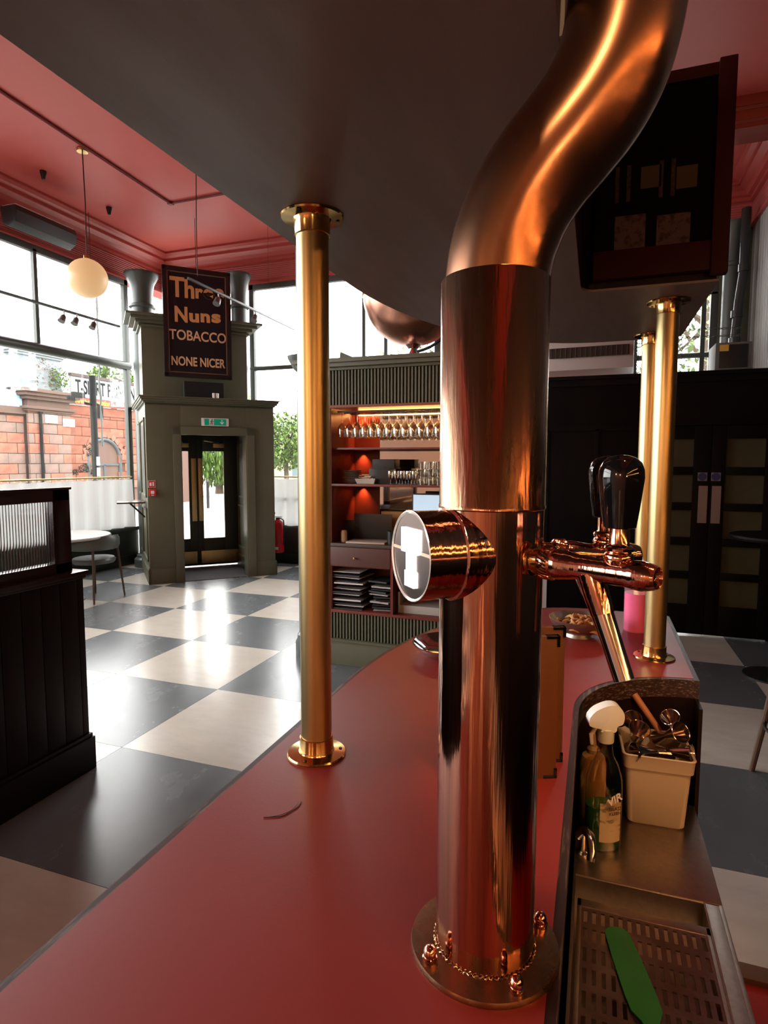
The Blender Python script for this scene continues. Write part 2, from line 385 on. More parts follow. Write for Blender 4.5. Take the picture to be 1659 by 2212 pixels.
for (d, o_, i_) in ((.02, .0, .0), (.035, .0, .03), (.028, .035, .012)):
    x0, x1, z = -.505+o_, .548-o_, 2.035-o_
    ar.b2(x0, -.40-i_*.2, -d, .0, 0, z).b2(.44+i_*.2, x1, -d, .0, 0, z).b2(x0, x1, -d, 0, 1.93+i_*.2, z)
ar.b2(-.41, -.395, -.02, .2, 0, 1.94).b2(.435, .45, -.02, .2, 0, 1.94)
lb('door_architrave', green, ar, .003)
def rail_panel(b, x, y0, y1, z0, z1, s):  # raised moulding on a side face at x
    for (a, c, e, g) in ((y0, y1, z0, z0+.03), (y0, y1, z1-.03, z1), (y0, y0+.03, z0, z1), (y1-.03, y1, z0, z1)): b.b2(x, x+s*.018, a, c, e, g)
pm = MB(); rail_panel(pm, -W, .12, .95, .28, .98, -1); rail_panel(pm, -W, 1.05, 1.8, .28, .98, -1); rail_panel(pm, -W, .12, .95, 1.12, 2.15, -1); rail_panel(pm, -W, 1.05, 1.8, 1.12, 2.15, -1)
rail_panel(pm, .52, .2, .92, .3, .95, -1); rail_panel(pm, .52, .2, .92, 1.05, 1.85, -1)
lb('panel_moulding', green, pm, .003)
lb('lobby_window_recess', iron, MB().b2(-W-.004, -W, .2, .87, 1.2, 2.07), 0)
MB().b2(-.46, .58, .01, 1.05, .001, .006).build('entrance_mat', mat_m, LB, smooth=False)
# rear lobby door frame + doors
D1 = sroot('door_1', (-4.8, 6.75, 0), A45, 'pair of dark green glazed entrance doors with brass plates')
Y0 = 1.03
MB().b2(-.72, .62, Y0, Y0+.07, 1.985, 2.2).b2(-.76, -.66, Y0, Y0+.07, 0, 2.0).b2(.56, .66, Y0, Y0+.07, 0, 2.0).build('door_frame', green_d, D1, bev=.004)
def leaf(x0, x1, gx0, gx1, px0, px1):
    b = MB()
    b.b2(x0, gx0, Y0, Y0+.045, .03, 1.975).b2(gx1, x1, Y0, Y0+.045, .03, 1.975).b2(gx0, gx1, Y0, Y0+.045, .03, .438).b2(gx0, gx1, Y0, Y0+.045, 1.735, 1.975)
    d = b.build('door_leaf', green_d, D1, bev=.001)
    MB().b2(gx0-.005, gx1+.005, Y0+.02, Y0+.024, .43, 1.74).build('pane', glass, d, smooth=False)
    MB().b2(px0, px1, Y0-.004, Y0, .70, 1.63).build('push_plate', brass, d, bev=.001)
    MB().b2(x0+.03, x1-.03, Y0-.004, Y0, .06, .245).build('kick_plate', brass, d, bev=.001)
    MB().b2(gx1-.16, gx1+.0, Y0-.06, Y0, 1.79, 1.85).build('door_closer', brass, d, bev=.004)
    MB().tube([(gx1-.08, Y0-.04, 1.86), (gx1-.3, Y0-.12, 1.89), (gx1-.35, Y0-.01, 1.93)], .008, 6).build('closer_arm', brass, d)
leaf(-.655, -.0565, -.49, -.18, -.145, -.075)
leaf(-.056, .555, .02, .33, -.045, .015)
# corner pier, cornice, iron columns
PR = sroot('wall_corner_pier', (-4.8, 6.75, 0), A45, 'grey-green square pier rising above the lobby')
MB().b2(-.80, .62, .66, 1.25, 2.4, 3.46).build('pier_shaft', green, PR, bev=.01)
q = MB()
for (z0, z1, d) in ((3.40, 3.43, .03), (3.44, 3.48, .07), (3.48, 3.52, .13), (3.52, 3.55, .19)): q.b2(-.80-d, .62+d, .66-d, 1.25, z0, z1)
q.build('pier_cornice', green, PR, bev=.004)
MB().b2(-.40, .25, .95, 1.3, 3.55, 4.05).build('pier_neck', green_grey, PR)
def iron_column(name, x, y, r, z0, ztop, label, cap=True, base=True):
    t = sroot(name, (x, y, 0), 0, label)
    MB().lathe([(r, z0), (r, ztop-.5)], 24).build('column_shaft', green_grey, t)
    if cap: MB().lathe([(r*1.0, ztop-.5), (r*1.25, ztop-.49), (r*1.25, ztop-.46), (r, ztop-.44), (r*1.02, ztop-.28), (r*1.15, ztop-.16), (r*1.5, ztop-.06), (r*1.6, ztop-.03), (r*1.6, ztop)], 24).build('capital', green_grey, t)
    if base: MB().lathe([(r*1.5, 0), (r*1.5, .12), (r*1.25, .15), (r*1.25, .18), (r, .2)], 24).build('column_base', green_grey, t)
    return t
iron_column('column', -6.36, 7.30, .15, 0, 4.32, 'grey-green iron column left of the lobby, by the window')
iron_column('column', -5.03, 7.79, .115, 2.3, 4.32, 'iron column with flared capital behind the tobacco sign', base=False)
iron_column('column', 1.40, 8.02, .085, 0, 4.32, 'grey-green iron column beside the right back window')
c3 = iron_column('column', -2.205, 4.33, .062, 0, 5.3, 'slim grey-blue iron column at left end of the back bar', cap=False)
MB().lathe([(.062, 2.30), (.085, 2.32), (.13, 2.40), (.135, 2.42), (.062, 2.43)], 20).build('column_collar', green_grey, c3)

# right red step at the bottom right corner
struct(MB().b2(.38, XR, 1.965, 2.03, .001, .03).build('trim_5', M('brown_nosing', (.10, .045, .02), .5), bev=.006), 'brown floor nosing strip')
struct(MB().b2(.38, XR, .1, 1.965, .001, .012).build('floor_mat_area', M('red_floor', (.30, .02, .015), .5)), 'red floor covering behind the bar')

# ---------------------------------------------------------------- bar plan
def bar_plan(xi, yfar=2.075, infl=0., y0=-1.2, ex=None, ey=.262):
    P = [(-.515-infl, y0), (-.515-infl, 1.2)]
    n = 20
    for i in range(1, n+1):
        a = pi/2*i/n; P.append((-(.515+infl)*cos(a), 1.2+(yfar-1.2+infl)*sin(a)))
    P += [(.215+infl, yfar+infl), (.233+infl, yfar-.02+infl), (.233+infl, 1.462-infl)]
    for i in range(1, n+1):
        a = pi/2*i/n
        e = .233-xi if ex is None else ex
        P.append((xi+e-e*sin(a), 1.462-infl-ey+ey*cos(a)))
    P += [(xi, y0)]
    return P
bar = thing('bar_counter', 'curved bar counter with red linoleum top and dark plywood edge', 'bar counter', (0, 0, 0))
Pb = bar_plan(-.018)
edge = MB().prism(Pb, 1.068, 1.1092).build('counter_edge', ply, bar, ang=30)
Pt = bar_plan(-.0285, infl=-.0105)
MB().prism(Pt, 1.1085, 1.1101).build('counter_top', red_lino, bar, smooth=False)
PF = [(x+.09, y) for x, y in bar_plan(-.018, yfar=1.98) if x < 0 and y < 1.99 and x < -.05]
inner = [(-.44, -1.2)]+[(-.44+0*0, 1.2)]
fp = [(-.44, -1.2), (-.44, 1.2)]+[(-.44*cos(pi/2*i/12), 1.2+.8*sin(pi/2*i/12)) for i in range(1, 13)]+[(.225, 2.0), (.225, 1.47)]
back = [(.233-.259*sin(pi/2*i/12), 1.2+.262*cos(pi/2*i/12)) for i in range(0, 13)]+[(-.03, -1.2)]
MB().prism(fp+back, 0, 1.068).build('counter_body', darkwood, bar)
# canopy over the bar, same plan
can = thing('bar_canopy', 'dark brown canopy hanging over the bar on brass posts', 'canopy', (0, 0, 0))
MB().prism(bar_plan(-.044, ex=.03, ey=.05), 1.98, 1.985).build('canopy_soffit', canopy_m, can, ang=30)
op = bar_plan(-.044, infl=-.004, ex=.03, ey=.05)
MB().prism(op, 1.985, 2.40).build('canopy_fascia', darkwood, can, ang=30)
# chalk-black notice board on the far inner fascia
nb = MB()
nb.b2(-.02, .245, 1.440, 1.462, 2.0, 2.06).b2(-.02, .245, 1.440, 1.462, 2.385, 2.41).b2(.212, .245, 1.435, 1.462, 1.99, 2.415)
nb.build('board_frame', M('red_brown_frame', (.030, .004, .003), .5, spec=.15), can, bev=.003)
MB().b2(-.02, .213, 1.447, 1.458, 2.055, 2.387).build('board_panel', M('board_black', (.002, .002, .002), .6, spec=.05), can)
note_y = M('note_paper_yellowed', (.055, .046, .026), .8)
note_p = M('poster_paper_mauve', (.085, .06, .06), .8, 0, (.025, .015, .015), 60, lo=.5, hi=.62)
for (x, z, w_, h_, m_) in ((.060+.032, 2.205, .04, .045, note_y), (.150+.011, 2.195, .04, .045, note_y), (.0535, 2.095, .062, .072, note_p), (.139, 2.087, .065, .072, note_p)):
    MB().b2(x-w_/2, x+w_/2, 1.4445, 1.447, z-h_/2, z+h_/2).build('paper_note', m_, can, smooth=False)
for x in (.025, .048, .112, .135):
    MB().b2(x-.004, x+.004, 1.4445, 1.447, 2.16, 2.235).build('spine_label', M('label_strip', (.05, .03, .03), .8, 0, (.01, .005, .005), 120), can, smooth=False)
# thin white cables running up the inner fascia
MB().tube([(-.0415, .60, 1.985), (-.040, .61, 2.1), (-.040, .60, 2.38)], .0022, 6).build('cable', white_pl, can)
MB().tube([(-.0415, .55, 1.99), (-.030, .555, 2.05), (-.036, .57, 2.10), (-.040, .57, 2.3)], .0016, 6).build('cable', white_pl, can)

# brass posts
def post(x, y, label):
    t = thing('brass_post', label, 'post', (x, y, 1.11), 0, 'brass posts between bar and canopy')
    r = .0254
    MB().lathe([(r, .0), (r, .87)], 40).build('post_tube', brass, t)
    for z, s, nm in ((0, 1, 'base_flange'), (.87, -1, 'top_flange')):
        f = MB().lathe([(.049, z), (.0495, z+s*.0015), (.048, z+s*.004), (.030, z+s*.006), (.0285, z+s*.010), (.0278, z+s*.030), (.0262, z+s*.031), (.0255, z+s*.031)], 40).build(nm, brass_pol, t)
        for k in range(3):
            a = k*2*pi/3+.5
            MB().cyl((.040*cos(a), .040*sin(a), z+s*.003), (.040*cos(a), .040*sin(a), z+s*.0062), .0028, n=8).build('screw', black, f)
    return t
post(-.429, .874, 'brass post at left edge of the bar, nearest the camera')
post(.151, 1.605, 'thick-looking brass post at the right end of the bar, beside the drainer')
post(.146, 2.005, 'farthest brass post, half hidden behind the right-hand brass post')

# ---------------------------------------------------------------- copper beer column
CX, CY = -.093, .570
tc_ = thing('beer_tap_column', 'tall copper beer tap column with swan-neck bend standing on the bar', 'beer tap', (CX, CY, 1.11))
MB().lathe([(.074, 0), (.0745, .002), (.0735, .006), (.052, .0075), (.049, .0075)], 56).build('base_flange', copper_flange, tc_)
MB().lathe([(.049, .006), (.049, .447)], 64).build('lower_tube', copper, tc_)
MB().lathe([(.049, .445), (.0503, .446), (.0503, .4485), (.0497, .4495), (.0497, .6545), (.0490, .6555), (.0480, .6555)], 64).build('upper_sleeve', copper_old, tc_)
pts = [(0.000, 0, .640), (.004, 0, .672), (.010, 0, .695), (.022, 0, .722), (.040, 0, .748), (.062, 0, .772), (.080, 0, .794), (.094, 0, .820), (.102, 0, .850), (.106, 0, .885), (.107, 0, .95), (.107, 0, 1.3), (.107, 0, 3.74)]
def smooth_path(P, n=6):
    out = []; P = [Vector(p) for p in P]
    for i in range(len(P)-1):
        p0, p1, p2, p3 = P[max(i-1, 0)], P[i], P[i+1], P[min(i+2, len(P)-1)]
        for k in range(n):
            t = k/n; out.append(.5*((2*p1)+(-p0+p2)*t+(2*p0-5*p1+4*p2-p3)*t*t+(-p0+3*p1-3*p2+p3)*t*t*t))
    return out+[P[-1]]
MB().tube(smooth_path(pts[:11], 6)+[Vector(p) for p in pts[11:]], .0478, 56).build('swan_neck_pipe', copper_neck, tc_, ang=60)
rope = []
for k in range(241):
    a = 2*pi*k/240; rr = .0500+.0009*cos(a*60); rope.append((rr*cos(a), rr*sin(a), .0080+.0009*sin(a*60)))
MB().tube(rope, .0008, 6, caps=False).build('rope_ring', copper_flange, tc_)
for a in (-2.36, -.92, .60, 2.2):
    px, py = .0635*cos(a), .0635*sin(a)
    MB().lathe([(.0068, .006), (.0072, .008), (.0072, .010), (.0058, .0108), (.0062, .013), (.0064, .016), (.005, .0195), (.0026, .0213), (.0001, .0218)], 20, Matrix.Translation((px, py, 0))).build('dome_nut', copper, tc_)
# illuminated drum badge
bx = Vector((-.74, -.67, 0)).normalized(); FB = frame4((0, 0, .404), bx.cross(Vector((0, 0, 1))), (0, 0, 1))
# local Z of FB = X x Y ; make sure it points to bx
if (FB.to_3x3() @ Vector((0, 0, 1))).dot(bx) < 0: FB = frame4((0, 0, .404), -bx.cross(Vector((0, 0, 1))), (0, 0, 1))
dr = MB().lathe([(.0435, .036), (.0435, .0485), (.0415, .0495), (.0410, .050), (.0410, .083), (.0418, .0835), (.0418, .0855), (.0405, .0858)], 56, FB, close=False).build('badge_drum', copper, tc_)
sd = MB(); n = 56; vs = []
for i in range(n):
    a = 2*pi*i/n; x = .0435*cos(a); y = .0435*sin(a); vs += [(x, y, sqrt(max(.049**2-x*x, 0))*.97), (x, y, .04)]
sd.add(vs, [(2*i, 2*((i+1) % n), 2*((i+1) % n)+1, 2*i+1) for i in range(n)], FB); sd.build('badge_saddle', copper, tc_)
MB().lathe([(.0001, .0845), (.0400, .0845)], 48, FB, close=False).build('badge_face', M('brushed_badge_face', (.52, .42, .38), .22, 1., (.42, .32, .28), 12), tc_)
MB().lathe([(.0388, .0850), (.0405, .0862), (.0412, .0858)], 56, FB, close=False).build('badge_rim', M('rim_polished_glow', (.9, .86, .8), .12, 1., emit=(1, .9, .8), es=.15), tc_)  # gleam of the metal rim helped by a faint emission in its material
# slab T
s_ = .001
Tp = [(-17, 25), (17, 25), (17, 3), (9.5, 3), (9.5, 11), (6.5, 13), (6.5, -14), (9.5, -14), (9.5, -28), (-9.5, -28), (-9.5, -14), (-6.5, -14), (-6.5, 13), (-9.5, 11), (-9.5, 3), (-17, 3)]
MB().prism([(x*s_, y*s_) for x, y in Tp], .0848, .0866, FB).build('letter', GLOW, tc_, smooth=False)
MB().add([(-.039, .0035, .0849), (-.0175, .0035, .0849), (-.0175, .0065, .0849), (-.039, .0065, .0849), (.0175, .0035, .0849), (.039, .0035, .0849), (.039, .0065, .0849), (.0175, .0065, .0849)], [(0, 1, 2, 3), (4, 5, 6, 7)], FB).build('badge_bar', M('cream_line', (.8, .6, .45), .3), tc_, smooth=False)

def tap(root, dirv, L, label):
    """side tap leaving the column along dirv (horizontal)"""
    d = Vector(dirv).normalized(); F = frame4((0, 0, .401), d, Vector((0, 0, 1)).cross(d))
    t = thing('beer_tap', label, 'tap', (CX, CY, 1.11), 0, None)
    Tz = lambda x: F @ Matrix.Translation((x, 0, 0)) @ Matrix.Rotation(pi/2, 4, 'Y')
    MB().lathe([(.014, .046), (.014, .050), (.0115, .051), (.0115, .058)], 28, Tz(0)).build('shank', brass_pol, t)
    kn = MB().lathe([(.0125, .058), (.0145, .060), (.0148, .064), (.0145, .070), (.0130, .072)], 36, Tz(0))
    for k in range(30):
        a = 2*pi*k/30; p = F @ Vector((.060, .0146*cos(a), .0146*sin(a))); p2 = F @ Vector((.070, .0146*cos(a+.25), .0146*sin(a+.25))); kn.cyl(p, p2, .0008, n=4)
    kn.build('knurled_collar', copper, t)
    MB().lathe([(.0132, .072), (.0135, .076), (.0125, .082), (.0108, .092), (.0104, .102), (.0108, L-.012), (.0118, L-.006), (.0120, L), (.0100, L+.009), (.0085, L+.012), (.0080, L+.010), (.0045, L+.011), (.0030, L+.009), (.0001, L+.010)], 32, Tz(0)).build('tap_body', copper, t)
    hb = F @ Vector((L-.020, 0, 0))
    h = MB().lathe([(.0075, .006), (.0085, .008), (.0095, .0095), (.0115, .011), (.0118, .0135), (.0108, .0155), (.0095, .0165), (.0112, .018), (.0115, .020), (.0105, .0215), (.0085, .0225), (.0078, .024), (.0076, .0385)], 28, Matrix.Translation(hb))
    h.build('handle_collar', copper, t)
    MB().lathe([(.0112, .0360), (.0124, .0368), (.0146, .052), (.0162, .066), (.0174, .076), (.0170, .082), (.0148, .0880), (.0105, .0918), (.005, .0935), (.0001, .0940)], 32, Matrix.Translation(hb)).build('handle_grip', black_gl, t)
    s0 = F @ Vector((L-.044, 0, -.004)); s1 = F @ Vector((L-.032, 0, -.036)); s2 = F @ Vector((L-.012, 0, -.086))
    MB().tube([s0, s0.lerp(s1, .5), s1], [.0105, .0105, .0095], 20).build('spout_socket', copper, t)
    MB().tube([s1, s1.lerp(s2, .5), s2], [.0090, .0084, .0082], 20).build('spout', chrome, t)
    return t
tap(tc_, (.87, -.48, 0), .148, 'nearer copper beer tap with black handle and steel spout')
tap(tc_, (.95, .31, 0), .129, 'farther copper beer tap, its black handle behind the nearer one')

# ---------------------------------------------------------------- things on the bar
bo = thing('snack_bowl', 'shallow pewter bowl holding fried snacks on the bar', 'bowl', (-.031, 1.735, 1.11))
MB().lathe([(.0001, .004), (.030, .004), (.034, .0), (.038, .0), (.034, .008), (.055, .018), (.076, .036), (.083, .052), (.0815, .053), (.074, .038), (.053, .0215), (.030, .0115), (.0001, .0105)], 48).build('bowl_body', M('pewter', (.42, .38, .33), .33, .9, (.32, .28, .24), 8), bo)
snack = M('fried_snack', (.62, .33, .13), .6, 0, (.48, .2, .06), 40)
rs = random.Random(3)
for k in range(34):
    a = rs.uniform(0, 2*pi); r = .060*sqrt(rs.random()); x, y = -.031+r*cos(a), 1.735+r*sin(a); z = 1.137+.014*(1-(r/.06)**2)+rs.uniform(0, .010)
    th = rs.uniform(0, 2*pi); L = rs.uniform(.012, .017); rr = rs.uniform(.0035, .0048); pp = []
    for t in range(7):
        u = t/6; ang = th+(u-.5)*2.4; pp.append((x+L*cos(ang), y+L*sin(ang), z+.004*sin(u*5)))
    o = MB().tube(pp, [rr*.6, rr, rr*1.1, rr, rr*1.1, rr, rr*.6], 8).build('fried_snack', snack)
    tag(o, 'curled golden fried snack in the pewter bowl', 'snack', 'fried snacks in the pewter bowl')
di = thing('chrome_dish', 'round chrome tray partly hidden behind the copper column', 'tray', (-.335, 1.47, 1.11))
MB().lathe([(.0001, .002), (.060, .002), (.072, .006), (.092, .022), (.098, .0265), (.101, .0255), (.0985, .022), (.075, .0), (.0001, .0)], 56).build('dish_body', chrome, di)

def clipboard(x, y, label, rz):
    t = thing('menu_board', label, 'menu', (x, y, 1.11), rz, None)
    MB().b2(-.17, 0, -.004, .004, .0, .225).build('board', M('warm_brown_board', (.14, .045, .014), .45, 0, (.10, .03, .009), 6, (1, 1, .25)), t, bev=.0015)
    for (x0, z0, w_, h_) in ((-.020, .2205, .021, .005), (-.004, .208, .005, .0175), (-.020, -.0, .021, .005), (-.004, 0, .005, .016)):
        MB().b2(x0, x0+w_, -.0055, .0055, z0, z0+h_).build('corner_guard', black_gl, t, bev=.001)
    return t
clipboard(-.046, .930, 'front wooden menu board standing on the bar behind the copper column', .42)
clipboard(-.040, .985, 'rear wooden menu board, just behind the front one by the column', .42)
pb = thing('pink_spray_bottle', 'clear spray bottle of pink liquid behind the right brass post', 'bottle', (.122, 1.845, 1.11))
MB().lathe([(.0001, 0), (.030, .0), (.033, .004), (.033, .112), (.0001, .112)], 32).build('liquid', M('pink_liquid', (.85, .06, .26), .2), pb)
MB().lathe([(.0335, 0), (.0338, .13), (.031, .145), (.018, .165), (.012, .172), (.012, .185)], 32, close=False).build('bottle_shell', M('milky_plastic', (.85, .65, .68), .3, alpha=.15), pb)
MB().b2(-.014, .014, -.035, .022, .185, .215).b2(-.007, .007, -.045, -.035, .195, .208).build('spray_head', white_pl, pb, bev=.004)
MB().tube([(0, -.02, .186), (0, -.034, .165), (0, -.032, .15)], .004, 8).build('trigger', white_pl, pb)
ha = MB().tube(smooth_path([(-.417, .683, 1.1108), (-.405, .688, 1.1108), (-.394, .695, 1.1108), (-.387, .711, 1.1108), (-.384, .722, 1.1108), (-.386, .735, 1.1108)]), .0005, 5)
ha.tube(smooth_path([(-.410, .6855, 1.1112), (-.398, .6945, 1.1112), (-.389, .709, 1.1112), (-.388, .724, 1.1112), (-.391, .731, 1.1112)]), .0004, 5)
tag(ha.build('stray_hair', black), 'thin dark stray hair lying on the red bar top', 'hair')

# ---------------------------------------------------------------- steel work station inside the bar
st = thing('steel_work_counter', 'brushed steel work counter inside the bar with a drainer recess', 'counter', (0, 0, 0))
SZ = .85
MB().b2(-.017, .224, 1.088, 1.40, SZ-.012, SZ).b2(-.017, .005-.02, -1.0, 1.09, SZ-.012, SZ).b2(.197, .224, -1.0, 1.086, SZ-.013, SZ-.001).build('counter_plate', steel, st, bev=.001)
MB().b2(-.014, .197, -1.0, 1.088, .79, .80).b2(-.016, -.012, -1.0, 1.09, .79, SZ).b2(.195, .199, -1.0, 1.088, .79, SZ-.002).b2(-.014, .197, 1.085, 1.089, .79, SZ-.002).build('recess_basin', steel, st)
MB().b2(.218, .2245, -1.0, 1.40, .80, SZ-.0005).build('front_lip', steel, st, bev=.001)
MB().b2(-.015, .218, -1.0, 1.33, 0, .79).build('cabinet_body', blackwood, st)
MB().b2(.2245, .232, 1.40, 1.462, 0, 1.068).build('end_panel', darkwood, st)
# grate
gr = thing('drip_tray_grate', 'slotted steel drip tray grate set in the counter recess', 'grate', (0, 0, 0))
gx0, gx1, gy0, gy1, gz = -.008, .196, .10, 1.030, .846
g = MB(); NX = 14; px_ = (gx1-gx0-.014)/NX; NY = 22; py_ = (gy1-gy0-.03)/NY
def cell(x, y, w_, h_, ox, oy):
    o = [(x, y), (x+w_, y), (x+w_, y+h_), (x, y+h_)]; m_ = [(x+ox, y+oy), (x+w_-ox, y+oy), (x+w_-ox, y+h_-oy), (x+ox, y+h_-oy)]
    vs = [(*p, gz) for p in o]+[(*p, gz) for p in m_]+[(*p, gz-.0025) for p in m_]
    g.add(vs, [(i, (i+1) % 4, 4+(i+1) % 4, 4+i) for i in range(4)]+[(4+i, 4+(i+1) % 4, 8+(i+1) % 4, 8+i) for i in range(4)])
for i in range(NX):
    for j in range(NY):
        cell(gx0+.007+i*px_, gy0+.012+j*py_, px_, py_, px_*.28, py_*.16)
go = g.build('grate_plate', grate_m, gr, smooth=False)
MB().b2(gx0, gx0+.007, gy0, gy1, gz-.006, gz+.001).b2(gx1-.007, gx1, gy0, gy1, gz-.006, gz+.001).b2(gx0, gx1, gy1-.018, gy1, gz-.006, gz+.001).b2(gx0, gx1, gy0, gy0+.012, gz-.006, gz+.001).build('grate_rim', steel, gr, bev=.001)
# green scraper
sc_ = thing('green_spatula', 'green plastic spatula lying on the drip tray grate', 'spatula', (.054, .962, .8475), radians(14.5))
def spat():
    P = []
    L = [(-.019, .0), (-.0215, -.05), (-.0225, -.11), (-.021, -.135), (-.012, -.150), (-.010, -.165), (-.010, -.29)]
    P = [(x, y) for x, y in L]+[(-x, y) for x, y in reversed(L)]
    for k in range(1, 8): a = pi*k/8; P.append((.019*cos(a), .015*sin(a)))
    return P
MB().prism(spat(), 0, .004).build('blade', M('green_plastic', (.018, .12, .028), .3, 0, (.015, .10, .025), 20), sc_, bev=.0012)
# white tub with jiggers
tb = thing('plastic_tub', 'square off-white plastic tub full of bar jiggers on the steel counter', 'tub', (.135, 1.345, SZ), radians(3))
tubm = M('off_white_tub_plastic', (.50, .40, .30), .4, spec=.4)
def sq_ring(h, s, r=.012, n=5):
    P = []
    for cx_, cy_, a0 in ((s-r, s-r, 0), (-s+r, s-r, pi/2), (-s+r, -s+r, pi), (s-r, -s+r, 3*pi/2)):
        for k in range(n+1): a = a0+pi/2*k/n; P.append((cx_+r*cos(a), cy_+r*sin(a), h))
    return P
def loft(rings, capb=True):
    b = MB(); n = len(rings[0]); vs = [p for r in rings for p in r]; fs = []
    for i in range(len(rings)-1):
        for j in range(n): fs.append((i*n+j, i*n+(j+1) % n, (i+1)*n+(j+1) % n, (i+1)*n+j))
    if capb: fs.append(tuple(reversed(range(n)))); fs.append(tuple((len(rings)-1)*n+j for j in range(n)))
    b.add(vs, fs); return b
loft([sq_ring(0, .052), sq_ring(.004, .055), sq_ring(.12, .062), sq_ring(.123, .066), sq_ring(.148, .068), sq_ring(.152, .0695), sq_ring(.154, .068), sq_ring(.152, .0645), sq_ring(.12, .060), sq_ring(.006, .052)]).build('tub_body', tubm, tb)
jig = M('jigger_steel', (.62, .52, .44), .1, 1.)
def jigger(loc, rot, r1, r2, L, label, nm='jigger'):
    t = thing(nm, label, 'jigger', loc, 0, 'bar jiggers in the plastic tub'); t.rotation_euler = rot
    MB().lathe([(r1, L), (r1*.97, L+.0005), (r1*.95, L-.001), (.006, .006), (.0001, .004)], 28, close=False).lathe([(r1, L), (.007, 0), (.007, -.002), (r2, -L*.7), (r2*.95, -L*.7), (.005, -.005), (.0001, -.004)], 28, close=False).build('jigger_body', jig, t)
    MB().tube([(r1*cos(q), r1*sin(q), L) for q in [2*pi*k/28 for k in range(29)]], .0009, 6, caps=False).build('rim', chrome, t)
for (l, ro, r1, r2, L, lab) in (((.158, 1.355, 1.018), (.9, .5, .3), .021, .015, .045, 'steel jigger pointing upper right out of the tub'),
        ((.175, 1.385, 1.028), (.55, -.35, 0), .0195, .016, .035, 'steel jigger with round mouth up at the tub’s back right corner'),
        ((.095, 1.330, 1.010), (.5, .2, 0), .021, .016, .04, 'steel jigger mouth up at the tub’s left side'),
        ((.100, 1.375, 1.022), (.8, -.4, 0), .020, .015, .04, 'steel jigger at the back left of the tub'),
        ((.165, 1.320, 1.000), (1.35, 0, 1.2), .018, .014, .04, 'small steel jigger lying at the tub’s front right'),
        ((.135, 1.310, .998), (1.45, 0, -1.1), .019, .014, .05, 'steel jigger lying flat along the tub’s front rim')):
    jigger(l, ro, r1, r2, L, lab)
t = thing('wooden_muddler', 'orange-brown wooden muddler handle sticking out of the tub', 'muddler', (.118, 1.395, 1.06))
MB().tube([(-.022, .02, .018), (.03, -.015, -.045)], [.0075, .0065], 14).build('handle', M('orange_wood_handle', (.42, .16, .07), .5), t, bev=.001)
# spray bottle with green liquid
sp = thing('spray_bottle', 'clear trigger spray bottle of green glass cleaner with a printed label', 'spray bottle', (.033, 1.19, SZ), radians(15))
MB().lathe([(.0001, .002), (.031, .002), (.0335, .006), (.0335, .085), (.0001, .085)], 32, Matrix.Diagonal((1, .72, 1, 1))).build('green_liquid', M('green_liquid', (.02, .16, .03), .1, emit=None, trans=.35), sp)
MB().lathe([(.0345, .0), (.0345, .12), (.033, .140), (.026, .165), (.016, .185), (.0135, .20), (.0125, .225)], 36, Matrix.Diagonal((1, .74, 1, 1)), close=False).build('bottle_shell', thin_glass('bottle_plastic', (.86, .80, .68), .14), sp)
MB().lathe([(.015, .212), (.0155, .214), (.0155, .238), (.013, .240)], 28).build('screw_collar', M('milky_collar', (.6, .58, .5), .4), sp)
hd = MB().b2(-.032, .028, -.012, .012, .240, .275)
hp_ = [(-.034, .262), (-.034, .246), (-.012, .240), (-.012, .235), (.014, .235), (.018, .246), (.028, .252), (.030, .270), (.020, .285), (.002, .287), (-.022, .276)]
hq = [(v.x, v.y) for v in smooth_path([(x, y, 0) for x, y in hp_+hp_[:1]], 4)][:-1]
MB().prism(hq, -.013, .013, Matrix.Rotation(pi/2, 4, 'X')).build('spray_head', M('translucent_white_plastic', (.75, .74, .7), .35), sp, bev=.004, ang=50)
MB().tube([(-.018, 0, .240), (-.028, 0, .225), (-.026, 0, .205)], [.004, .005, .0035], 10).build('trigger', M('milky_trigger', (.62, .5, .42), .35), sp)
lab = MB(); nseg = 14; vs = []; R1 = .0352
for k in range(nseg+1):
    a = radians(-112+k*74/nseg)
    for z in (.022, .108 if 3 < k < 12 else .100): vs.append((R1*cos(a), R1*.745*sin(a), z))
lab.add(vs, [(2*k, 2*k+2, 2*k+3, 2*k+1) for k in range(nseg)])
lab.build('bottle_label', M('bottle_label_paper', (.50, .37, .22), .6, 0, (.22, .16, .09), 18, (1, 1, 3), lo=.55, hi=.6), sp)
ln = Vector((cos(radians(-72)), sin(radians(-72)), 0)); lx = Vector((-ln.y, ln.x, 0))
blue = M('label_blue', (.03, .04, .25), .5); pinkw = M('label_white', (.8, .72, .66), .5); brn = M('label_brown', (.10, .055, .03), .6)
o0 = ln*.0325+Vector((.002, -.003, 0))
text('label_lettering', 'VIR', .021, pinkw, sp, frame4(o0+Vector((0, 0, .107)), lx+Vector((0, 0, .45)), Vector((0, 0, 1))-lx*.2), .0004, .0006)
text('label_lettering', 'GLASS', .0095, brn, sp, frame4(o0+Vector((0, 0, .092)), lx, (0, 0, 1)), .0004, .0001)
text('label_lettering', 'KLEEN', .0085, brn, sp, frame4(o0+Vector((0, 0, .083)), lx, (0, 0, 1)), .0004, .0001)
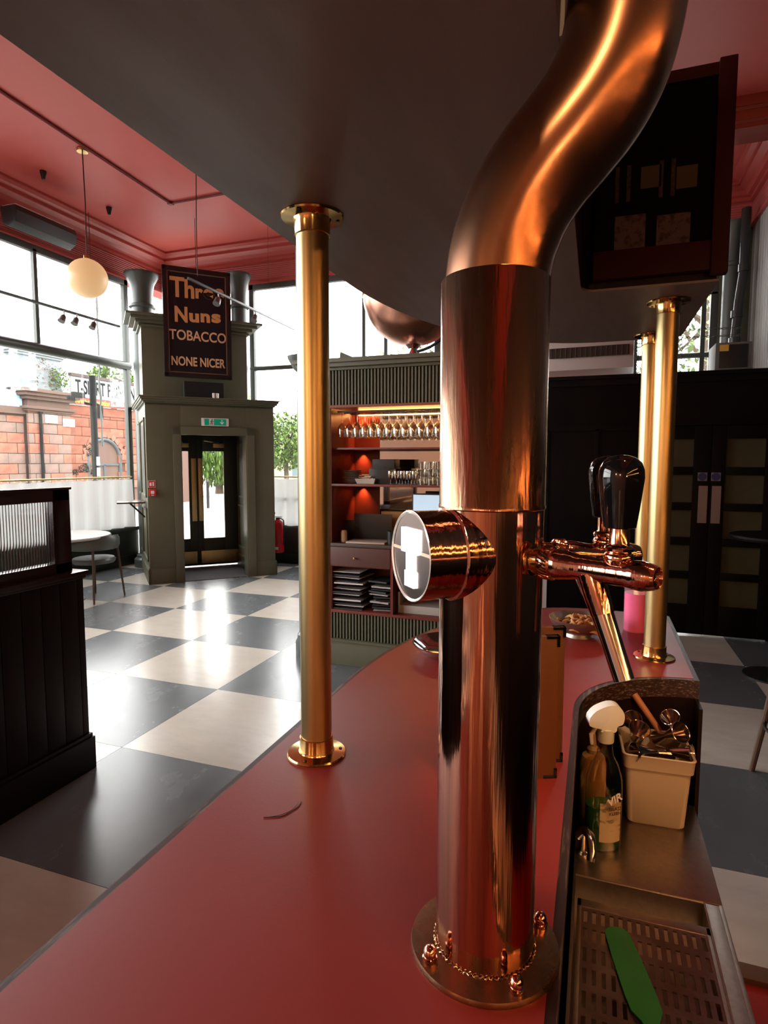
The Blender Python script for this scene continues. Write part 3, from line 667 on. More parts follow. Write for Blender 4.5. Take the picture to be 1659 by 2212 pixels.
# clear squeeze bottle beside, half behind the bar edge
s2 = thing('squeeze_bottle', 'amber squeeze bottle with pointed nozzle behind the spray bottle', 'bottle', (.0125, 1.262, SZ))
MB().lathe([(.0001, 0), (.024, 0), (.026, .004), (.026, .130), (.022, .145), (.012, .152), (.0001, .154)], 28).build('bottle_body', M('amber_plastic', (.55, .33, .14), .3), s2)
MB().lathe([(.013, .152), (.013, .160), (.006, .166), (.0025, .195), (.0001, .196)], 18).build('nozzle', M('amber_nozzle', (.4, .25, .12), .4), s2)
# chrome faucet
fc = thing('chrome_tap', 'curved chrome tap spout low beside the bar wall', 'tap', (0, 1.135, SZ))
MB().tube(smooth_path([(-.012, .015, .035), (.000, .008, .052), (.010, -.008, .050), (.014, -.022, .032), (.0135, -.028, .018)]), [.0085]*31, 20).build('spout', chrome, fc)
MB().lathe([(.012, 0), (.012, .004), (.007, .008), (.007, .04)], 20, Matrix.Translation((-.003, .015, 0))).build('tap_base', chrome, fc)

# ---------------------------------------------------------------- back bar unit
BB = thing('back_bar_unit', 'olive fluted back bar shelving unit with lit red-brown niches', 'shelving unit', (0, 0, 0))
ux0, ux1, uy0, uy1 = -1.945, -.60, 4.20, 4.72
MB().b2(ux0-.01, ux1, uy0, uy1, 0, .195).build('plinth', green, BB, bev=.004)
MB().b2(-2.17, ux0-.01, uy0-.01, uy1, 0, .19).b2(-2.15, ux0, uy0, uy1, .19, 2.32).b2(-2.16, ux0, uy0-.006, uy1, .19, .21).build('pilaster', green, BB, bev=.004)
MB().b2(-2.15, ux1, uy0-.02, uy1, .192, .21).build('moulding', green, BB); MB().b2(-2.19, ux1+.03, uy0-.05, uy1, 2.30, 2.33).b2(-2.21, ux1+.05, uy0-.07, uy1, 2.33, 2.36).b2(-2.15, ux1, uy0-.012, uy1, 2.28, 2.30).build('moulding', green, BB, bev=.003)
MB().b2(ux0, ux1, uy0+.03, uy1, .21, .42).build('carcass_panel', green_d, BB); MB().b2(ux0, ux1, uy0+.03, uy1, 2.02, 2.28).build('carcass_panel', green_d, BB)
fl_ = MB(); k = 0; xx = ux0+.008
while xx < ux1:
    fl_.b2(xx, xx+.0125, uy0+.008, uy0+.03, .212, .418); fl_.b2(xx, xx+.0125, uy0+.008, uy0+.03, 2.022, 2.28); xx += .0262
o = fl_.build('fluting', green_flute, BB); o['kind'] = 'stuff'
MB().b2(ux0, ux0+.02, uy0+.02, uy1, .42, 2.02).build('side_panel', orange_wood, BB); MB().b2(ux1-.02, ux1, uy0+.02, uy1, .42, 2.02).build('side_panel', orange_wood, BB)
MB().b2(ux0, -1.70, uy1-.03, uy1, .42, 2.02).b2(-1.70, ux1, uy1-.02, uy1, .42, .96).build('back_panel', orange_wood, BB)
MB().b2(-1.70, ux1-.02, uy1-.025, uy1-.02, .97, 2.0).build('mirror', mirror, BB, smooth=False)
MB().b2(ux0, ux1, uy0, uy1, .418, .440).build('bottom_shelf', orange_wood, BB, bev=.002)
MB().b2(ux0, ux1, uy0-.01, uy1, .940, .965).build('counter_top', M('brown_counter', (.05, .025, .018), .4), BB, bev=.003)
MB().b2(-1.435, -1.415, uy0, uy1, .44, .94).build('divider', orange_wood, BB)
dw = M('mauve_brown_drawer', (.085, .032, .026), .45)
d_ = MB().b2(ux0+.004, -1.438, uy0-.004, uy0+.02, .790, .936).build('drawer_front', dw, BB, bev=.002)
MB().b2(ux0+.02, -1.45, uy0+.02, uy1-.04, .78, .80).build('drawer_box', orange_wood, d_)
MB().lathe([(.004, 0), (.004, .012), (.010, .016), (.011, .022), (.007, .026), (.0001, .027)], 18, Matrix.Translation((-1.718, uy0-.004, .855)) @ Matrix.Rotation(pi/2, 4, 'X')).build('drawer_knob', brass_pol, d_)
d_ = MB().b2(-1.412, ux1-.004, uy0-.004, uy0+.02, .790, .936).build('drawer_front', dw, BB, bev=.002)
MB().lathe([(.004, 0), (.004, .012), (.010, .016), (.011, .022), (.007, .026), (.0001, .027)], 18, Matrix.Translation((-1.05, uy0-.004, .855)) @ Matrix.Rotation(pi/2, 4, 'X')).build('drawer_knob', brass_pol, d_)
MB().b2(ux0+.02, ux1-.02, uy0+.06, uy1-.03, 1.685, 1.70).build('upper_shelf', orange_wood, BB, bev=.002)
MB().b2(ux0+.02, ux1-.02, uy0+.02, uy1-.03, 1.405, 1.422).build('middle_shelf', orange_wood, BB, bev=.002)
MB().b2(ux0, ux1, uy0+.0, uy1, 2.00, 2.02).build('canopy_board', M('copper_brown_board', (.22, .07, .04), .3), BB)  # board in one even copper-brown base colour
MB().b2(-1.88, ux1-.03, uy1-.05, uy1-.035, 1.975, 1.985).build('led_strip', LED, BB, smooth=False)
for x in (-1.88,):
    for z in (1.995, 1.683, 1.402):
        l = spot('niche_downlight', (x+.04, uy1-.06, z-.006), (x+.03, uy1-.03, z-.4), 3.4, (1, .30, .10), 85, 1, .004)
for x in (-1.6, -1.25, -.9): spot('niche_downlight', (x, uy1-.10, 1.97), (x, uy1-.16, 1.5), 4.5, (1, .45, .15), 130, 1, .01)
# hanging rack rails
rk = MB()
for r_ in range(3): rk.b2(-1.9, ux1-.03, uy0+.08+.13*r_, uy0+.10+.13*r_, 1.972, 1.982)
rk.build('glass_rack_rail', black, BB)
wg = None
def wine_mesh():
    b = MB(); b.lathe([(.030, 0), (.031, -.002), (.006, -.004), (.0032, -.010), (.0030, -.075), (.006, -.083), (.022, -.098), (.033, -.120), (.035, -.140), (.030, -.190), (.0285, -.190), (.033, -.140), (.031, -.121), (.02, -.100), (.004, -.087)], 16, close=False); return b
for r_ in range(3):
    for k in range(17):
        x = -1.865+k*.064+(r_ % 2)*.03; y = uy0+.09+.13*r_
        if x > ux1-.06: continue
        if wg is None: wg = wine_mesh().build('wine_glass', glass_clear, loc=(x, y, 1.972)); tag(wg, 'upside-down stemmed wine glass hanging from the back bar rack', 'glass', 'hanging wine glasses'); o = wg
        else: o = wg.copy(); C.objects.link(o); o.location = (x, y, 1.972)
        o['label'] = 'hanging upside-down wine glass, %s from the left in the %s row of the rack' % (ORD[k], ('front', 'middle', 'back')[r_])
# middle shelf contents
zc = 1.422
pl = None
for k in range(8):
    if pl is None:
        pl = MB().lathe([(.0001, .0), (.05, .0), (.076, .010), (.078, .012), (.076, .0125), (.05, .004), (.0001, .004)], 28).build('side_plate', M('grey_white_plate', (.42, .42, .42), .4), loc=(-1.835, 4.42, zc)); tag(pl, 'grey-white side plate in the stack on the middle shelf', 'plate', 'stacked side plates')
    else: o = pl.copy(); C.objects.link(o); o.location = (-1.835, 4.42, zc+k*.0128)
    (pl if k == 0 else o)['label'] = 'grey-white side plate, %s from the bottom of the stack on the middle shelf' % ORD[k]
np_ = MB()
loft([[(x*.07, y*.05, 0) for x, y in ((-1, -1), (1, -1), (1, 1), (-1, 1))], [(x*.085, y*.06, .04) for x, y in ((-1, -1), (1, -1), (1, 1), (-1, 1))], [(x*.08, y*.055, .04) for x, y in ((-1, -1), (1, -1), (1, 1), (-1, 1))], [(x*.066, y*.046, .004) for x, y in ((-1, -1), (1, -1), (1, 1), (-1, 1))]]).build('napkin_tray', cloth_w, loc=(-1.68, 4.36, zc))
tag(C.objects['napkin_tray'], 'shallow pale tray between the plates and black boxes', 'tray')
rn = random.Random(5); b = MB()
for k in range(9): b.box((-1.68+rn.uniform(-.04, .04), 4.36+rn.uniform(-.02, .02), zc+.03+k*.005), (rn.uniform(.05, .08), .05, .004), rz=rn.uniform(-.6, .6))
o = b.build('paper_napkins', M('cream_paper', (.75, .6, .38), .8)); tag(o, 'heap of cream paper napkins in the pale tray', 'napkins', kind='stuff')
o = MB().b2(-1.66, -1.49, 4.34, 4.48, zc, zc+.115).build('black_box', black, bev=.003); tag(o, 'black cardboard box standing on the middle shelf', 'box')
o = MB().b2(-1.645, -1.455, 4.35, 4.50, zc+.115, zc+.125).b2(-1.64, -1.46, 4.36, 4.49, zc+.125, zc+.19).build('black_case', M('black_leatherette', (.015, .013, .012), .5), bev=.003); tag(o, 'black flat case resting on top of the black box', 'case')
gl = None
for k in range(5):
    for r_ in range(2):
        x, y = -1.47+k*.047, 4.30+r_*.08
        if gl is None: gl = MB().lathe([(.024, 0), (.025, .003), (.004, .006), (.004, .03), (.018, .045), (.022, .07), (.020, .10), (.019, .10), (.0205, .07), (.016, .047), (.0001, .036)], 16, close=False).build('tasting_glass', glass_clear, loc=(x, y, zc)); tag(gl, 'small stemmed tasting glass on the middle shelf beside the black box', 'glass', 'tasting glasses on the middle shelf')
        else: o = gl.copy(); C.objects.link(o); o.location = (x, y, zc)
        (gl if k == 0 and r_ == 0 else o)['label'] = 'small stemmed tasting glass, %s from the left in the %s row' % (ORD[k], ('front', 'back')[r_])
tg = None
for k in range(6):
    for r_ in range(2):
        for lv in range(3):
            x, y, z = -1.225+k*.066, 4.32+r_*.08, zc+lv*.058
            if x > ux1-.06: continue
            if tg is None: tg = MB().lathe([(.0001, .003), (.024, .003), (.0245, 0), (.026, .002), (.030, .055), (.0285, .055), (.0245, .007), (.0001, .007)], 18, close=False).build('tumbler', glass_clear, loc=(x, y, z)); tag(tg, 'stacked amber-lit tumbler at the right of the middle shelf', 'glass', 'stacked tumblers')
            else: o = tg.copy(); C.objects.link(o); o.location = (x, y, z)
            (tg if k+r_+lv == 0 else o)['label'] = 'stacked tumbler, %s column from the left, %s tier, %s row' % (ORD[k], ('bottom', 'middle', 'top')[lv], ('front', 'back')[r_])
# counter contents
lt = thing('laptop', 'open laptop with dark screen on the back bar counter', 'laptop', (-1.66, 4.33, .965), radians(4))
MB().b2(-.155, .155, -.10, .10, 0, .012).build('keyboard_base', M('pale_laptop_base', (.5, .42, .34), .4), lt, bev=.002)
MB().box((0, .118, .11), (.315, .007, .205), Matrix.Translation((0, 0, 0))).build('screen', black, lt, bev=.002)
mo = thing('monitor', 'flat monitor showing a pale blue screen, partly behind the copper badge', 'monitor', (-1.20, 4.50, .965))
m_ = MB().b2(-.155, .155, -.012, .012, .16, .38).build('bezel', black, mo, bev=.003); MB().b2(-.145, .145, -.0135, -.0122, .17, .37).build('screen', screen_m, mo, smooth=False)
MB().b2(-.02, .02, 0, .015, .01, .17).b2(-.07, .07, -.04, .06, 0, .012).build('stand', black, mo, bev=.002)
o = MB().b2(-1.64, -1.44, 4.56, 4.66, .965, 1.19).build('kraft_case', kraft, bev=.003); tag(o, 'brown card box behind the laptop', 'box')
o = MB().b2(-1.43, -1.10, 4.58, 4.66, .965, 1.21).build('kraft_case', M('tan_folder', (.42, .22, .07), .7), bev=.003); tag(o, 'long tan card folder box between laptop and monitor', 'box')
o = MB().lathe([(.026, 0), (.026, .075), (.02, .085), (.02, .09)], 20).build('lidded_jar', M('cream_jar', (.5, .38, .2), .4), loc=(-1.86, 4.31, .965)); tag(o, 'small cream jar left of the laptop', 'jar')
o = MB().lathe([(.035, 0), (.038, .10), (.036, .10), (.033, .005)], 20).build('black_pot', black, loc=(-1.455, 4.29, .965)); tag(o, 'black round pot right of the laptop', 'pot')
o = MB().b2(-1.93+.02, -1.80, 4.44, 4.56, .965, 1.12).build('card_reader_box', black, bev=.006); tag(o, 'black device box behind the cream jar', 'box')
# papers
pp = None; rn = random.Random(11)
for k in range(14):
    o = MB().box((-1.80+rn.uniform(-.015, .015), 4.36, .443+.022*k+.005*(k % 2)), (.24, .26, .003+.008*(k % 3 == 0)), rz=rn.uniform(-.12, .12)).build('paper_sheaf', M('paper_grey', (.62, .58, .58), .7) if k % 2 else M('paper_dark_folder', (.03, .03, .035), .6), smooth=False)
    tag(o, 'sheaf of paper, %s from the bottom of the stack under the drawer' % ORD[k], 'paper', 'papers under the drawer')
for k in range(12):
    o = MB().box((-1.53+rn.uniform(-.01, .01), 4.36, .450+.020*k), (.16, .22, .006+.006*(k % 2)), rz=rn.uniform(-.3, .3)).build('black_folder', M('dark_folder', (.02, .02, .024), .5) if k % 3 else M('paper_grey2', (.36, .34, .34), .7), smooth=False)
    tag(o, 'dark folder, %s from the bottom of the messy pile right of the papers' % ORD[k], 'folder', 'dark folders under the drawer')
o = MB().b2(-1.40, -1.05, 4.28, 4.55, .44, .50).b2(-1.40, -1.385, 4.28, 4.55, .5, .60).build('white_storage_tray', M('tray_white', (.42, .41, .38), .6), bev=.002); tag(o, 'white storage tray in the right open shelf', 'tray')
# copper vessel on top
cv = thing('copper_vessel', 'large round copper vessel standing on the back bar unit', 'copper vessel', (-1.345, 4.46, 2.36))
MB().sphere((0, 0, .50), .385, 40, 24).build('vessel_body', copper_pink, cv)
MB().lathe([(.387, .47), (.392, .475), (.392, .50), (.387, .505)], 40, Matrix.Translation((0, 0, .01))).build('vessel_seam', copper_pink, cv)
MB().lathe([(.12, 0), (.12, .012), (.045, .02), (.035, .04), (.035, .09), (.07, .135)], 28).build('vessel_foot', chrome, cv)
MB().tube(smooth_path([(.05, -.05, .06), (.2, -.1, .10), (.38, -.12, .25), (.5, 0, .45)]), .012, 8).build('vessel_hose', black, cv)
o = MB().prism([(-.09, 0), (.09, 0), (-.08, .075)], -.002, .002, Matrix.Rotation(pi/2, 4, 'X')).build('card_sign', M('grey_card', (.12, .125, .11), .6), loc=(-1.80, 4.30, 2.36)); tag(o, 'triangular green-grey card lying on the unit top left of the vessel', 'card')

# pale boarded curved flap end behind the column
fp_ = thing('white_boarded_panel', 'pale boarded panel with curved corner beyond the bar', 'panel', (0, 3.9, 0))
P_ = [(-.62, 0), (-.275, 0), (-.275, .95)]+[(-.62+.345*cos(a), .95+.40*sin(a)) for a in [pi/2*k/10 for k in range(1, 11)]]
MB().prism(P_, -.012, .012, Matrix.Rotation(pi/2, 4, 'X')).build('panel_board', whiteboard, fp_)

# ---------------------------------------------------------------- dark screen wall with double doors
SW = sroot('wall_partition_dark', label='dark wooden partition wall with glazed double doors')
SY = 6.0
MB().b2(-.75, .42, SY, SY+.08, 0, 2.36).b2(1.50, XR, SY, SY+.08, 0, 2.36).b2(.42, 1.50, SY, SY+.08, 1.92, 2.36).build('partition_panel', blackwood, SW, bev=.003)
MB().b2(-.78, XR, SY-.03, SY+.11, 2.36, 2.395).b2(-.76, XR, SY-.015, SY, 2.30, 2.36).build('top_rail', blackwood, SW, bev=.004)
q = MB()
for x in (-.45, .0): q.b2(x-.02, x+.02, SY-.012, SY, .1, 1.9)
q.b2(-.75, .42, SY-.012, SY, 1.88, 1.94).build('panel_moulding', blackwood, SW, bev=.003)
D2 = sroot('door_2', (0, 0, 0), 0, 'pair of dark double doors with five obscure panes each')
zs = [(1.475+.07, 1.80), (1.225, 1.475), (.95, 1.165), (.595, .83), (.27, .50)]
zs = [(1.55, 1.80), (1.227, 1.478), (.91, 1.158), (.597, .838), (.29, .53)]
def dleaf(x0, x1, g0, g1, pp0, pp1):
    b = MB(); b.b2(x0, g0, SY+.01, SY+.055, .02, 1.915).b2(g1, x1, SY+.01, SY+.055, .02, 1.915)
    ed = [1.915]+[v for z in zs for v in (z[1], z[0])]+[.02]
    for k in range(0, len(ed), 2): b.b2(g0, g1, SY+.01, SY+.055, ed[k+1], ed[k])
    d = b.build('door_leaf', blackwood, D2, bev=.002)
    for z0, z1 in zs: MB().b2(g0-.003, g1+.003, SY+.03, SY+.036, z0-.003, z1+.003).build('pane', dark_door_gl, d, smooth=False)
    MB().b2(pp0, pp1, SY+.006, SY+.01, 1.045, 1.38).build('push_plate', M('dull_steel_plate', (.22, .18, .18), .45, .6), d)
    xm = (pp0+pp1)/2-.01
    MB().b2(xm-.038, xm+.038, SY+.007, SY+.0098, 1.425, 1.50).build('notice', M('notice_white', (.16, .15, .17), .6), d, smooth=False)
    MB().lathe([(.0001, 0), (.035, 0), (.035, .001), (.0001, .001)], 24, Matrix.Translation((xm, SY+.0068, 1.4625)) @ Matrix.Rotation(pi/2, 4, 'X')).build('notice_disc', M('notice_blue', (.02, .025, .10), .5), d)
MB().b2(.41, 1.52, SY+.056, SY+.075, 1.88, 1.96).b2(.94, .99, SY+.056, SY+.075, .02, 1.9).b2(.40, .45, SY+.056, SY+.075, 0, 1.96).b2(1.47, 1.52, SY+.056, SY+.075, 0, 1.96).build('door_gap_blocker', blackwood, D2)  # strips added behind the leaves to block light coming through the gaps
dleaf(.43, .964, .52, .825, .875, .948)
dleaf(.968, 1.49, 1.08, 1.385, .982, 1.055)

# AC unit, chains
ac = thing('air_conditioner', 'white ceiling-hung air conditioner above the dark partition', 'air conditioner', (-.09, 6.75, 2.52), radians(-3))
MB().prism([(-.30, 0), (.20, 0), (.20, .34), (-.12, .42), (-.32, .28)], -.42, .42, frame4((0, 0, 0), (0, 1, 0), (0, 0, 1))).build('casing', M('ac_casing', (.42, .33, .31), .45), ac, bev=.008)
gl_ = MB()
MB().box((0, -.335, .17), (.76, .01, .10)).build('grille', black, ac)
for k in range(16): gl_.box((-.36+k*.048, -.343, .17), (.006, .012, .10))
gl_.build('louvre', M('louvre_dark', (.05, .05, .05), .5), ac)
for sx in (-.40, .40): MB().cyl((sx, 0, .40), (sx, 0, 2.33), .006, n=6).build('hanger_rod', iron, ac)
def chain(p0, p1, label, nm='chain'):
    p0 = Vector(p0); p1 = Vector(p1); n = max(4, int((p1-p0).length/.034)); b = MB(); d = (p1-p0).normalized()
    s = d.orthogonal().normalized(); s2 = d.cross(s)
    for k in range(n):
        c = p0.lerp(p1, (k+.5)/n); u = s if k % 2 else s2
        pts_ = [c+d*.019*cos(a)+u*.010*sin(a) for a in [2*pi*i/10 for i in range(11)]]; b.tube(pts_, .0032, 5, caps=False)
    o = b.build('chain', iron); tag(o, label, 'chain'); return o
chain((.79, 6.9, 4.8), (.79, 6.9, 2.42), 'vertical hanging chain left of the right back window')
chain((.80, 6.9, 2.94), (1.32, 6.9, 2.92), 'upper horizontal chain across the right back window')
chain((.80, 6.9, 2.86), (1.32, 6.9, 2.85), 'lower horizontal chain across the right back window')
chain((.36, 6.6, 2.9), (.36, 6.6, 2.4), 'short chain hanging at the right end of the air conditioner')
du = thing('ventilation_duct', 'dark vertical pipe duct beside the pale boarded wall', 'duct', (0, 0, 0))
dm_ = M('duct_black', (.02, .024, .024), .25)
MB().tube([(1.43, 7.82, 0), (1.43, 7.82, 2.9), (1.46, 7.84, 3.4), (1.49, 7.84, 3.7), (1.49, 7.84, 4.4)], .05, 16).build('duct_pipe', dm_, du)
for z, dx in ((2.95, 0), (3.25, .01), (3.75, .06)): MB().lathe([(.05, z-.04), (.062, z-.038), (.062, z+.038), (.05, z+.04)], 20, Matrix.Translation((1.43+dx, 7.82, 0))).build('duct_coupling', dm_, du)
eb = thing('electrical_box', 'dark grey control box with yellow sticker on top of the partition', 'electrical box', (1.12, 6.12, 2.395))
MB().b2(-.16, .12, -.1, .25, 0, .24).build('box_case', M('box_grey', (.10, .105, .10), .5), eb, bev=.005)
MB().b2(-.13, .09, -.107, -.1, .02, .22).build('box_door', black, eb, bev=.002)
MB().b2(-.13, -.06, -.109, -.107, .165, .22).build('warning_sticker', M('yellow_sticker', (.6, .35, .05), .6), eb, smooth=False)

# tall poseur table and stool on the right (dark silhouettes)
tt = thing('tall_table', 'dark tall drinks table before the dark double doors', 'table', (1.29, 5.05, 0))
MB().lathe([(.0001, 1.03), (.33, 1.03), (.335, 1.045), (.33, 1.06), (.0001, 1.06)], 32).build('table_top', blackwood, tt)
MB().cyl((0, 0, .02), (0, 0, 1.03), .035, n=16).build('table_pole', black, tt)
MB().lathe([(.0001, 0), (.2, 0), (.2, .012), (.04, .03), (.0001, .03)], 28).build('table_base', black, tt)
stl = thing('bar_stool', 'wooden bar stool with dark seat cut by the right picture edge', 'stool', (1.02, 3.33, 0), .3)
MB().lathe([(.0001, .74), (.17, .74), (.18, .76), (.17, .79), (.0001, .80)], 28).build('seat', blackwood, stl)
for a in range(4):
    c_, s_2 = cos(a*pi/2+.78), sin(a*pi/2+.78)
    MB().tube([(c_*.24, s_2*.24, 0), (c_*.12, s_2*.12, .75)], [.014, .019], 10).build('leg', M('stool_leg_wood', (.10, .05, .03), .5), stl)
MB().tube([(.19*cos(a), .19*sin(a), .28) for a in [2*pi*k/24 for k in range(25)]], .008, 8, caps=False).build('foot_ring', black, stl)

# ---------------------------------------------------------------- booth partition at left
PT = thing('booth_partition', 'dark boarded seating partition topped by a reeded glass screen', 'partition', (0, 0, 0))
px0, px1 = -2.56, -2.44; yE = 2.31
MB().b2(px0, px1-.012, -1.5, yE, 0, 1.02).build('partition_core', darkwood, PT)
MB().b2(px0-.03, px1+.02, -1.5, yE+.02, 0, .17).b2(px0-.02, px1+.012, -1.5, yE+.012, .17, .19).build('skirting', darkwood, PT, bev=.004)
MB().b2(px0-.03, px1+.022, -1.5, yE+.02, 1.02, 1.045).b2(px0-.015, px1+.01, -1.5, yE+.01, 1.005, 1.02).build('ledge', M('dark_gloss_wood', (.02, .007, .005), .2), PT, bev=.004)
bdm = None
yy = yE-.035; MB().b2(px1-.012, px1+.001, yE-.035, yE, .19, 1.005).build('corner_bead', darkwood, PT, bev=.003)
for k in range(28):
    y1 = yE-.037-k*.105; y0 = y1-.1015
    if y0 < -.7: break
    if bdm is None: bdm = MB().b2(px1-.012, px1, 0, .1015, .19, 1.005).build('tongue_board', darkwood, PT, bev=.0025, loc=(0, y0, 0))
    else: o = bdm.copy(); C.objects.link(o); o.location = (0, y0, 0)
xs = -2.50
fr = MB()
for (y0, y1, z0, z1) in ((-1.5, yE-.03, 1.40, 1.465), (-1.5, yE-.03, 1.045, 1.095), (yE-.13, yE-.03, 1.045, 1.465), (.95, 1.05, 1.045, 1.465)): fr.b2(xs-.028, xs+.028, y0, y1, z0, z1)
fr.b2(xs-.035, xs+.035, -1.5, yE-.022, 1.455, 1.468).build('screen_frame', M('dark_gloss_wood', (.02, .007, .005), .2), PT, bev=.004)
rg = MB(); Nn = 120; y0 = 1.05; y1 = yE-.13; vs = []; nn = 1
W2 = (y1-y0); cnt = 76; sub = 6
for i in range(cnt*sub+1):
    u = i/sub; xx = xs+.003+.0028*abs(sin(pi*u)); vs += [(xx, y0+W2*i/(cnt*sub), 1.09), (xx, y0+W2*i/(cnt*sub), 1.41)]
n1 = len(vs)
rg.add(vs, [(2*i, 2*i+2, 2*i+3, 2*i+1) for i in range(cnt*sub)])
rg.add([(xs-.003, y0, 1.09), (xs-.003, y1, 1.09), (xs-.003, y1, 1.41), (xs-.003, y0, 1.41)], [(0, 1, 2, 3)])
rgm = M('reeded_glass', (.95, .97, .98), .03, trans=1., ior=1.45)
rg.build('reeded_glass', rgm, PT)

# ---------------------------------------------------------------- table, chair
tb2 = thing('cafe_table', 'round pale-topped cafe table by the curtained window', 'table', (-5.74, 5.12, 0))
MB().lathe([(.0001, .715), (.50, .715), (.54, .725), (.55, .738), (.54, .750), (.0001, .75)], 48).build('table_top', M('pale_table_top', (.42, .42, .40), .22), tb2)
MB().cyl((0, 0, .02), (0, 0, .715), .035, n=20).build('pedestal', black, tb2)
MB().lathe([(.0001, 0), (.25, 0), (.255, .008), (.06, .03), (.0001, .03)], 36).build('base_disc', black, tb2)
ch = thing('lounge_chair', 'grey upholstered tub chair with walnut legs at the cafe table', 'chair', (-5.43, 5.31, 0), radians(4))
chm = M('grey_leather', (.075, .085, .08), .35); walnut = M('walnut_leg', (.07, .035, .025), .4)
MB().lathe([(.0001, .425), (.22, .425), (.235, .44), (.24, .465), (.225, .485), (.12, .492), (.0001, .492)], 36, Matrix.Diagonal((.95, 1, 1, 1))).build('seat', chm, ch)
arc = [];
for k in range(25):
    a = radians(-112+224*k/24); arc.append((.28*cos(a)-.02, .27*sin(a), .645+.03*cos(a)))
b = MB(); n = len(arc); vs = []
for k, (x, y, z) in enumerate(arc):
    t = abs(k-12)/12; h = .072*(1-.6*t**2); nx, ny = cos(radians(-112+224*k/24)), sin(radians(-112+224*k/24)); th = .018
    for (d, e) in ((-th, -h), (0, -h-.012), (th, -h*.6), (th, h*.6), (0, h+.008), (-th, h)): vs.append((x+nx*d, y+ny*d, z+e))
fs = []
for k in range(n-1):
    for j in range(6): fs.append((k*6+j, k*6+(j+1) % 6, (k+1)*6+(j+1) % 6, (k+1)*6+j))
fs += [tuple(range(6)), tuple((n-1)*6+j for j in range(6))]
b.add(vs, fs); b.build('backrest', chm, ch, bev=.004, ang=50)
for (fx, fy, tx, ty, tz) in ((.20, -.25, .16, -.19, .64), (.20, .25, .16, .19, .64), (-.20, -.23, -.15, -.17, .46), (-.20, .23, -.15, .17, .46)):
    MB().tube([(fx, fy, 0), (tx, ty, tz)], [.010, .015], 10).build('leg', walnut, ch)

# ---------------------------------------------------------------- pendants, ceiling things
gp = thing('globe_pendant', 'glowing warm opal globe pendant hanging by the left window', 'pendant lamp', (-5.18, 5.13, 0))
MB().lathe([(.0001, ZC), (.055, ZC), (.06, ZC-.01), (.055, ZC-.028), (.0001, ZC-.03)], 28).build('ceiling_rose', brass_pol, gp)
MB().tube([(0, 0, ZC-.03), (.012, 0, 4.3), (.003, 0, 3.75)], .006, 8).build('cord', M('dark_red_cord', (.06, .012, .012), .6), gp)
gm = M('opal_globe', (.42, .30, .18), .4, 0, emit=(1, .60, .28), es=.20)
MB().sphere((0, 0, 3.535), .205, 36, 20, (1, 1, .98)).build('globe_shade', gm, gp)
MB().lathe([(.03, 3.74), (.03, 3.77), (.012, 3.785)], 16).build('globe_cap', brass_pol, gp)
tk = thing('track_light_rail', 'grey suspended track rail before the tobacco sign', 'track light', (0, 0, 0))
MB().box((-4.385, 7.05, 3.615), (.026, 2.7, .026), rz=radians(2.4)).build('rail', M('grey_rail', (.06, .065, .07), .35), tk, bev=.003)
MB().tube([(-4.26, 5.8, ZC), (-4.275, 5.8, 4.2), (-4.275, 5.8, 3.66)], .005, 6).build('suspension_cord', M('dark_red_cord', (.06, .012, .012), .6), tk)
MB().tube([(-4.42, 7.6, ZC), (-4.42, 7.6, 3.63)], .002, 5).build('suspension_wire', iron, tk)
def spot_head(x, y, z, tk_, sz=1.):
    MB().cyl((x, y, z), (x, y, z-.06*sz), .008, n=8).build('lamp_stem', white_pl, tk_)
    MB().lathe([(.02, 0), (.035, .02), (.045, .10), (.04, .10)], 18, Matrix.Translation((x, y, z-.05*sz)) @ Matrix.Rotation(radians(150), 4, 'X')).build('lamp_head', M('lamp_head_grey', (.12, .12, .11), .4), tk_)
spot_head(-4.35, 6.3, 3.6, tk, .9); spot_head(-4.39, 7.2, 3.6, tk, .9)
t2 = thing('window_track_rail', 'dark track rail with spotlights hanging in front of the left window', 'track light', (0, 0, 0))
MB().box((-6.40, 4.4, 3.5), (.035, 5.1, .03), rz=radians(1.5)).build('rail', iron, t2, bev=.003)
for y in (2.2, 5.0, 6.4): MB().cyl((-6.4, y, 3.5), (-6.4, y, ZC), .004, n=6).build('suspension_wire', iron, t2)
spot_head(-6.41, 5.95, 3.49, t2, 1.2); spot_head(-6.41, 6.15, 3.49, t2, 1.); spot_head(-6.42, 6.45, 3.49, t2, .8)
ht = thing('tube_heater', 'dark grey half-round heater mounted high on the left wall', 'heater', (-6.36, 5.62, 4.38), 0)
P_ = [(-.13, .10), (.10, .10), (.13, .03), (.10, -.09), (.0, -.14), (-.10, -.09)]
MB().prism(P_, -.42, .42, frame4((0, 0, 0), (1, 0, 0), (0, 0, 1))).build('heater_case', M('heater_grey', (.025, .025, .025), .4), ht, bev=.02)
MB().b2(-.11, .09, -.40, .40, .10, .112).build('heater_top_edge', white_pl, ht)
MB().b2(-.22, -.1, -.3, -.27, -.02, .05).b2(-.22, -.1, .27, .3, -.02, .05).build('wall_bracket', black, ht)
cd = thing('ceiling_conduit', 'dark red conduit pipe running across the red ceiling', 'conduit', (0, 0, 0))
dr_ = M('dark_red_pipe', (.16, .015, .014), .4)
MB().tube([(-5.04, 1.0, ZC-.015), (-5.04, 4.10, ZC-.015), (-5.17, 6.50, ZC-.015)], .016, 8).build('pipe_run', dr_, cd)
MB().tube([(-5.17, 6.50, ZC-.015), (-4.23, 6.485, ZC-.015), (-2.5, 6.45, ZC-.015)], .013, 8).build('pipe_run', dr_, cd)
MB().b2(-5.2, -5.14, 6.47, 6.53, ZC-.03, ZC).build('junction_box', dr_, cd, bev=.004)
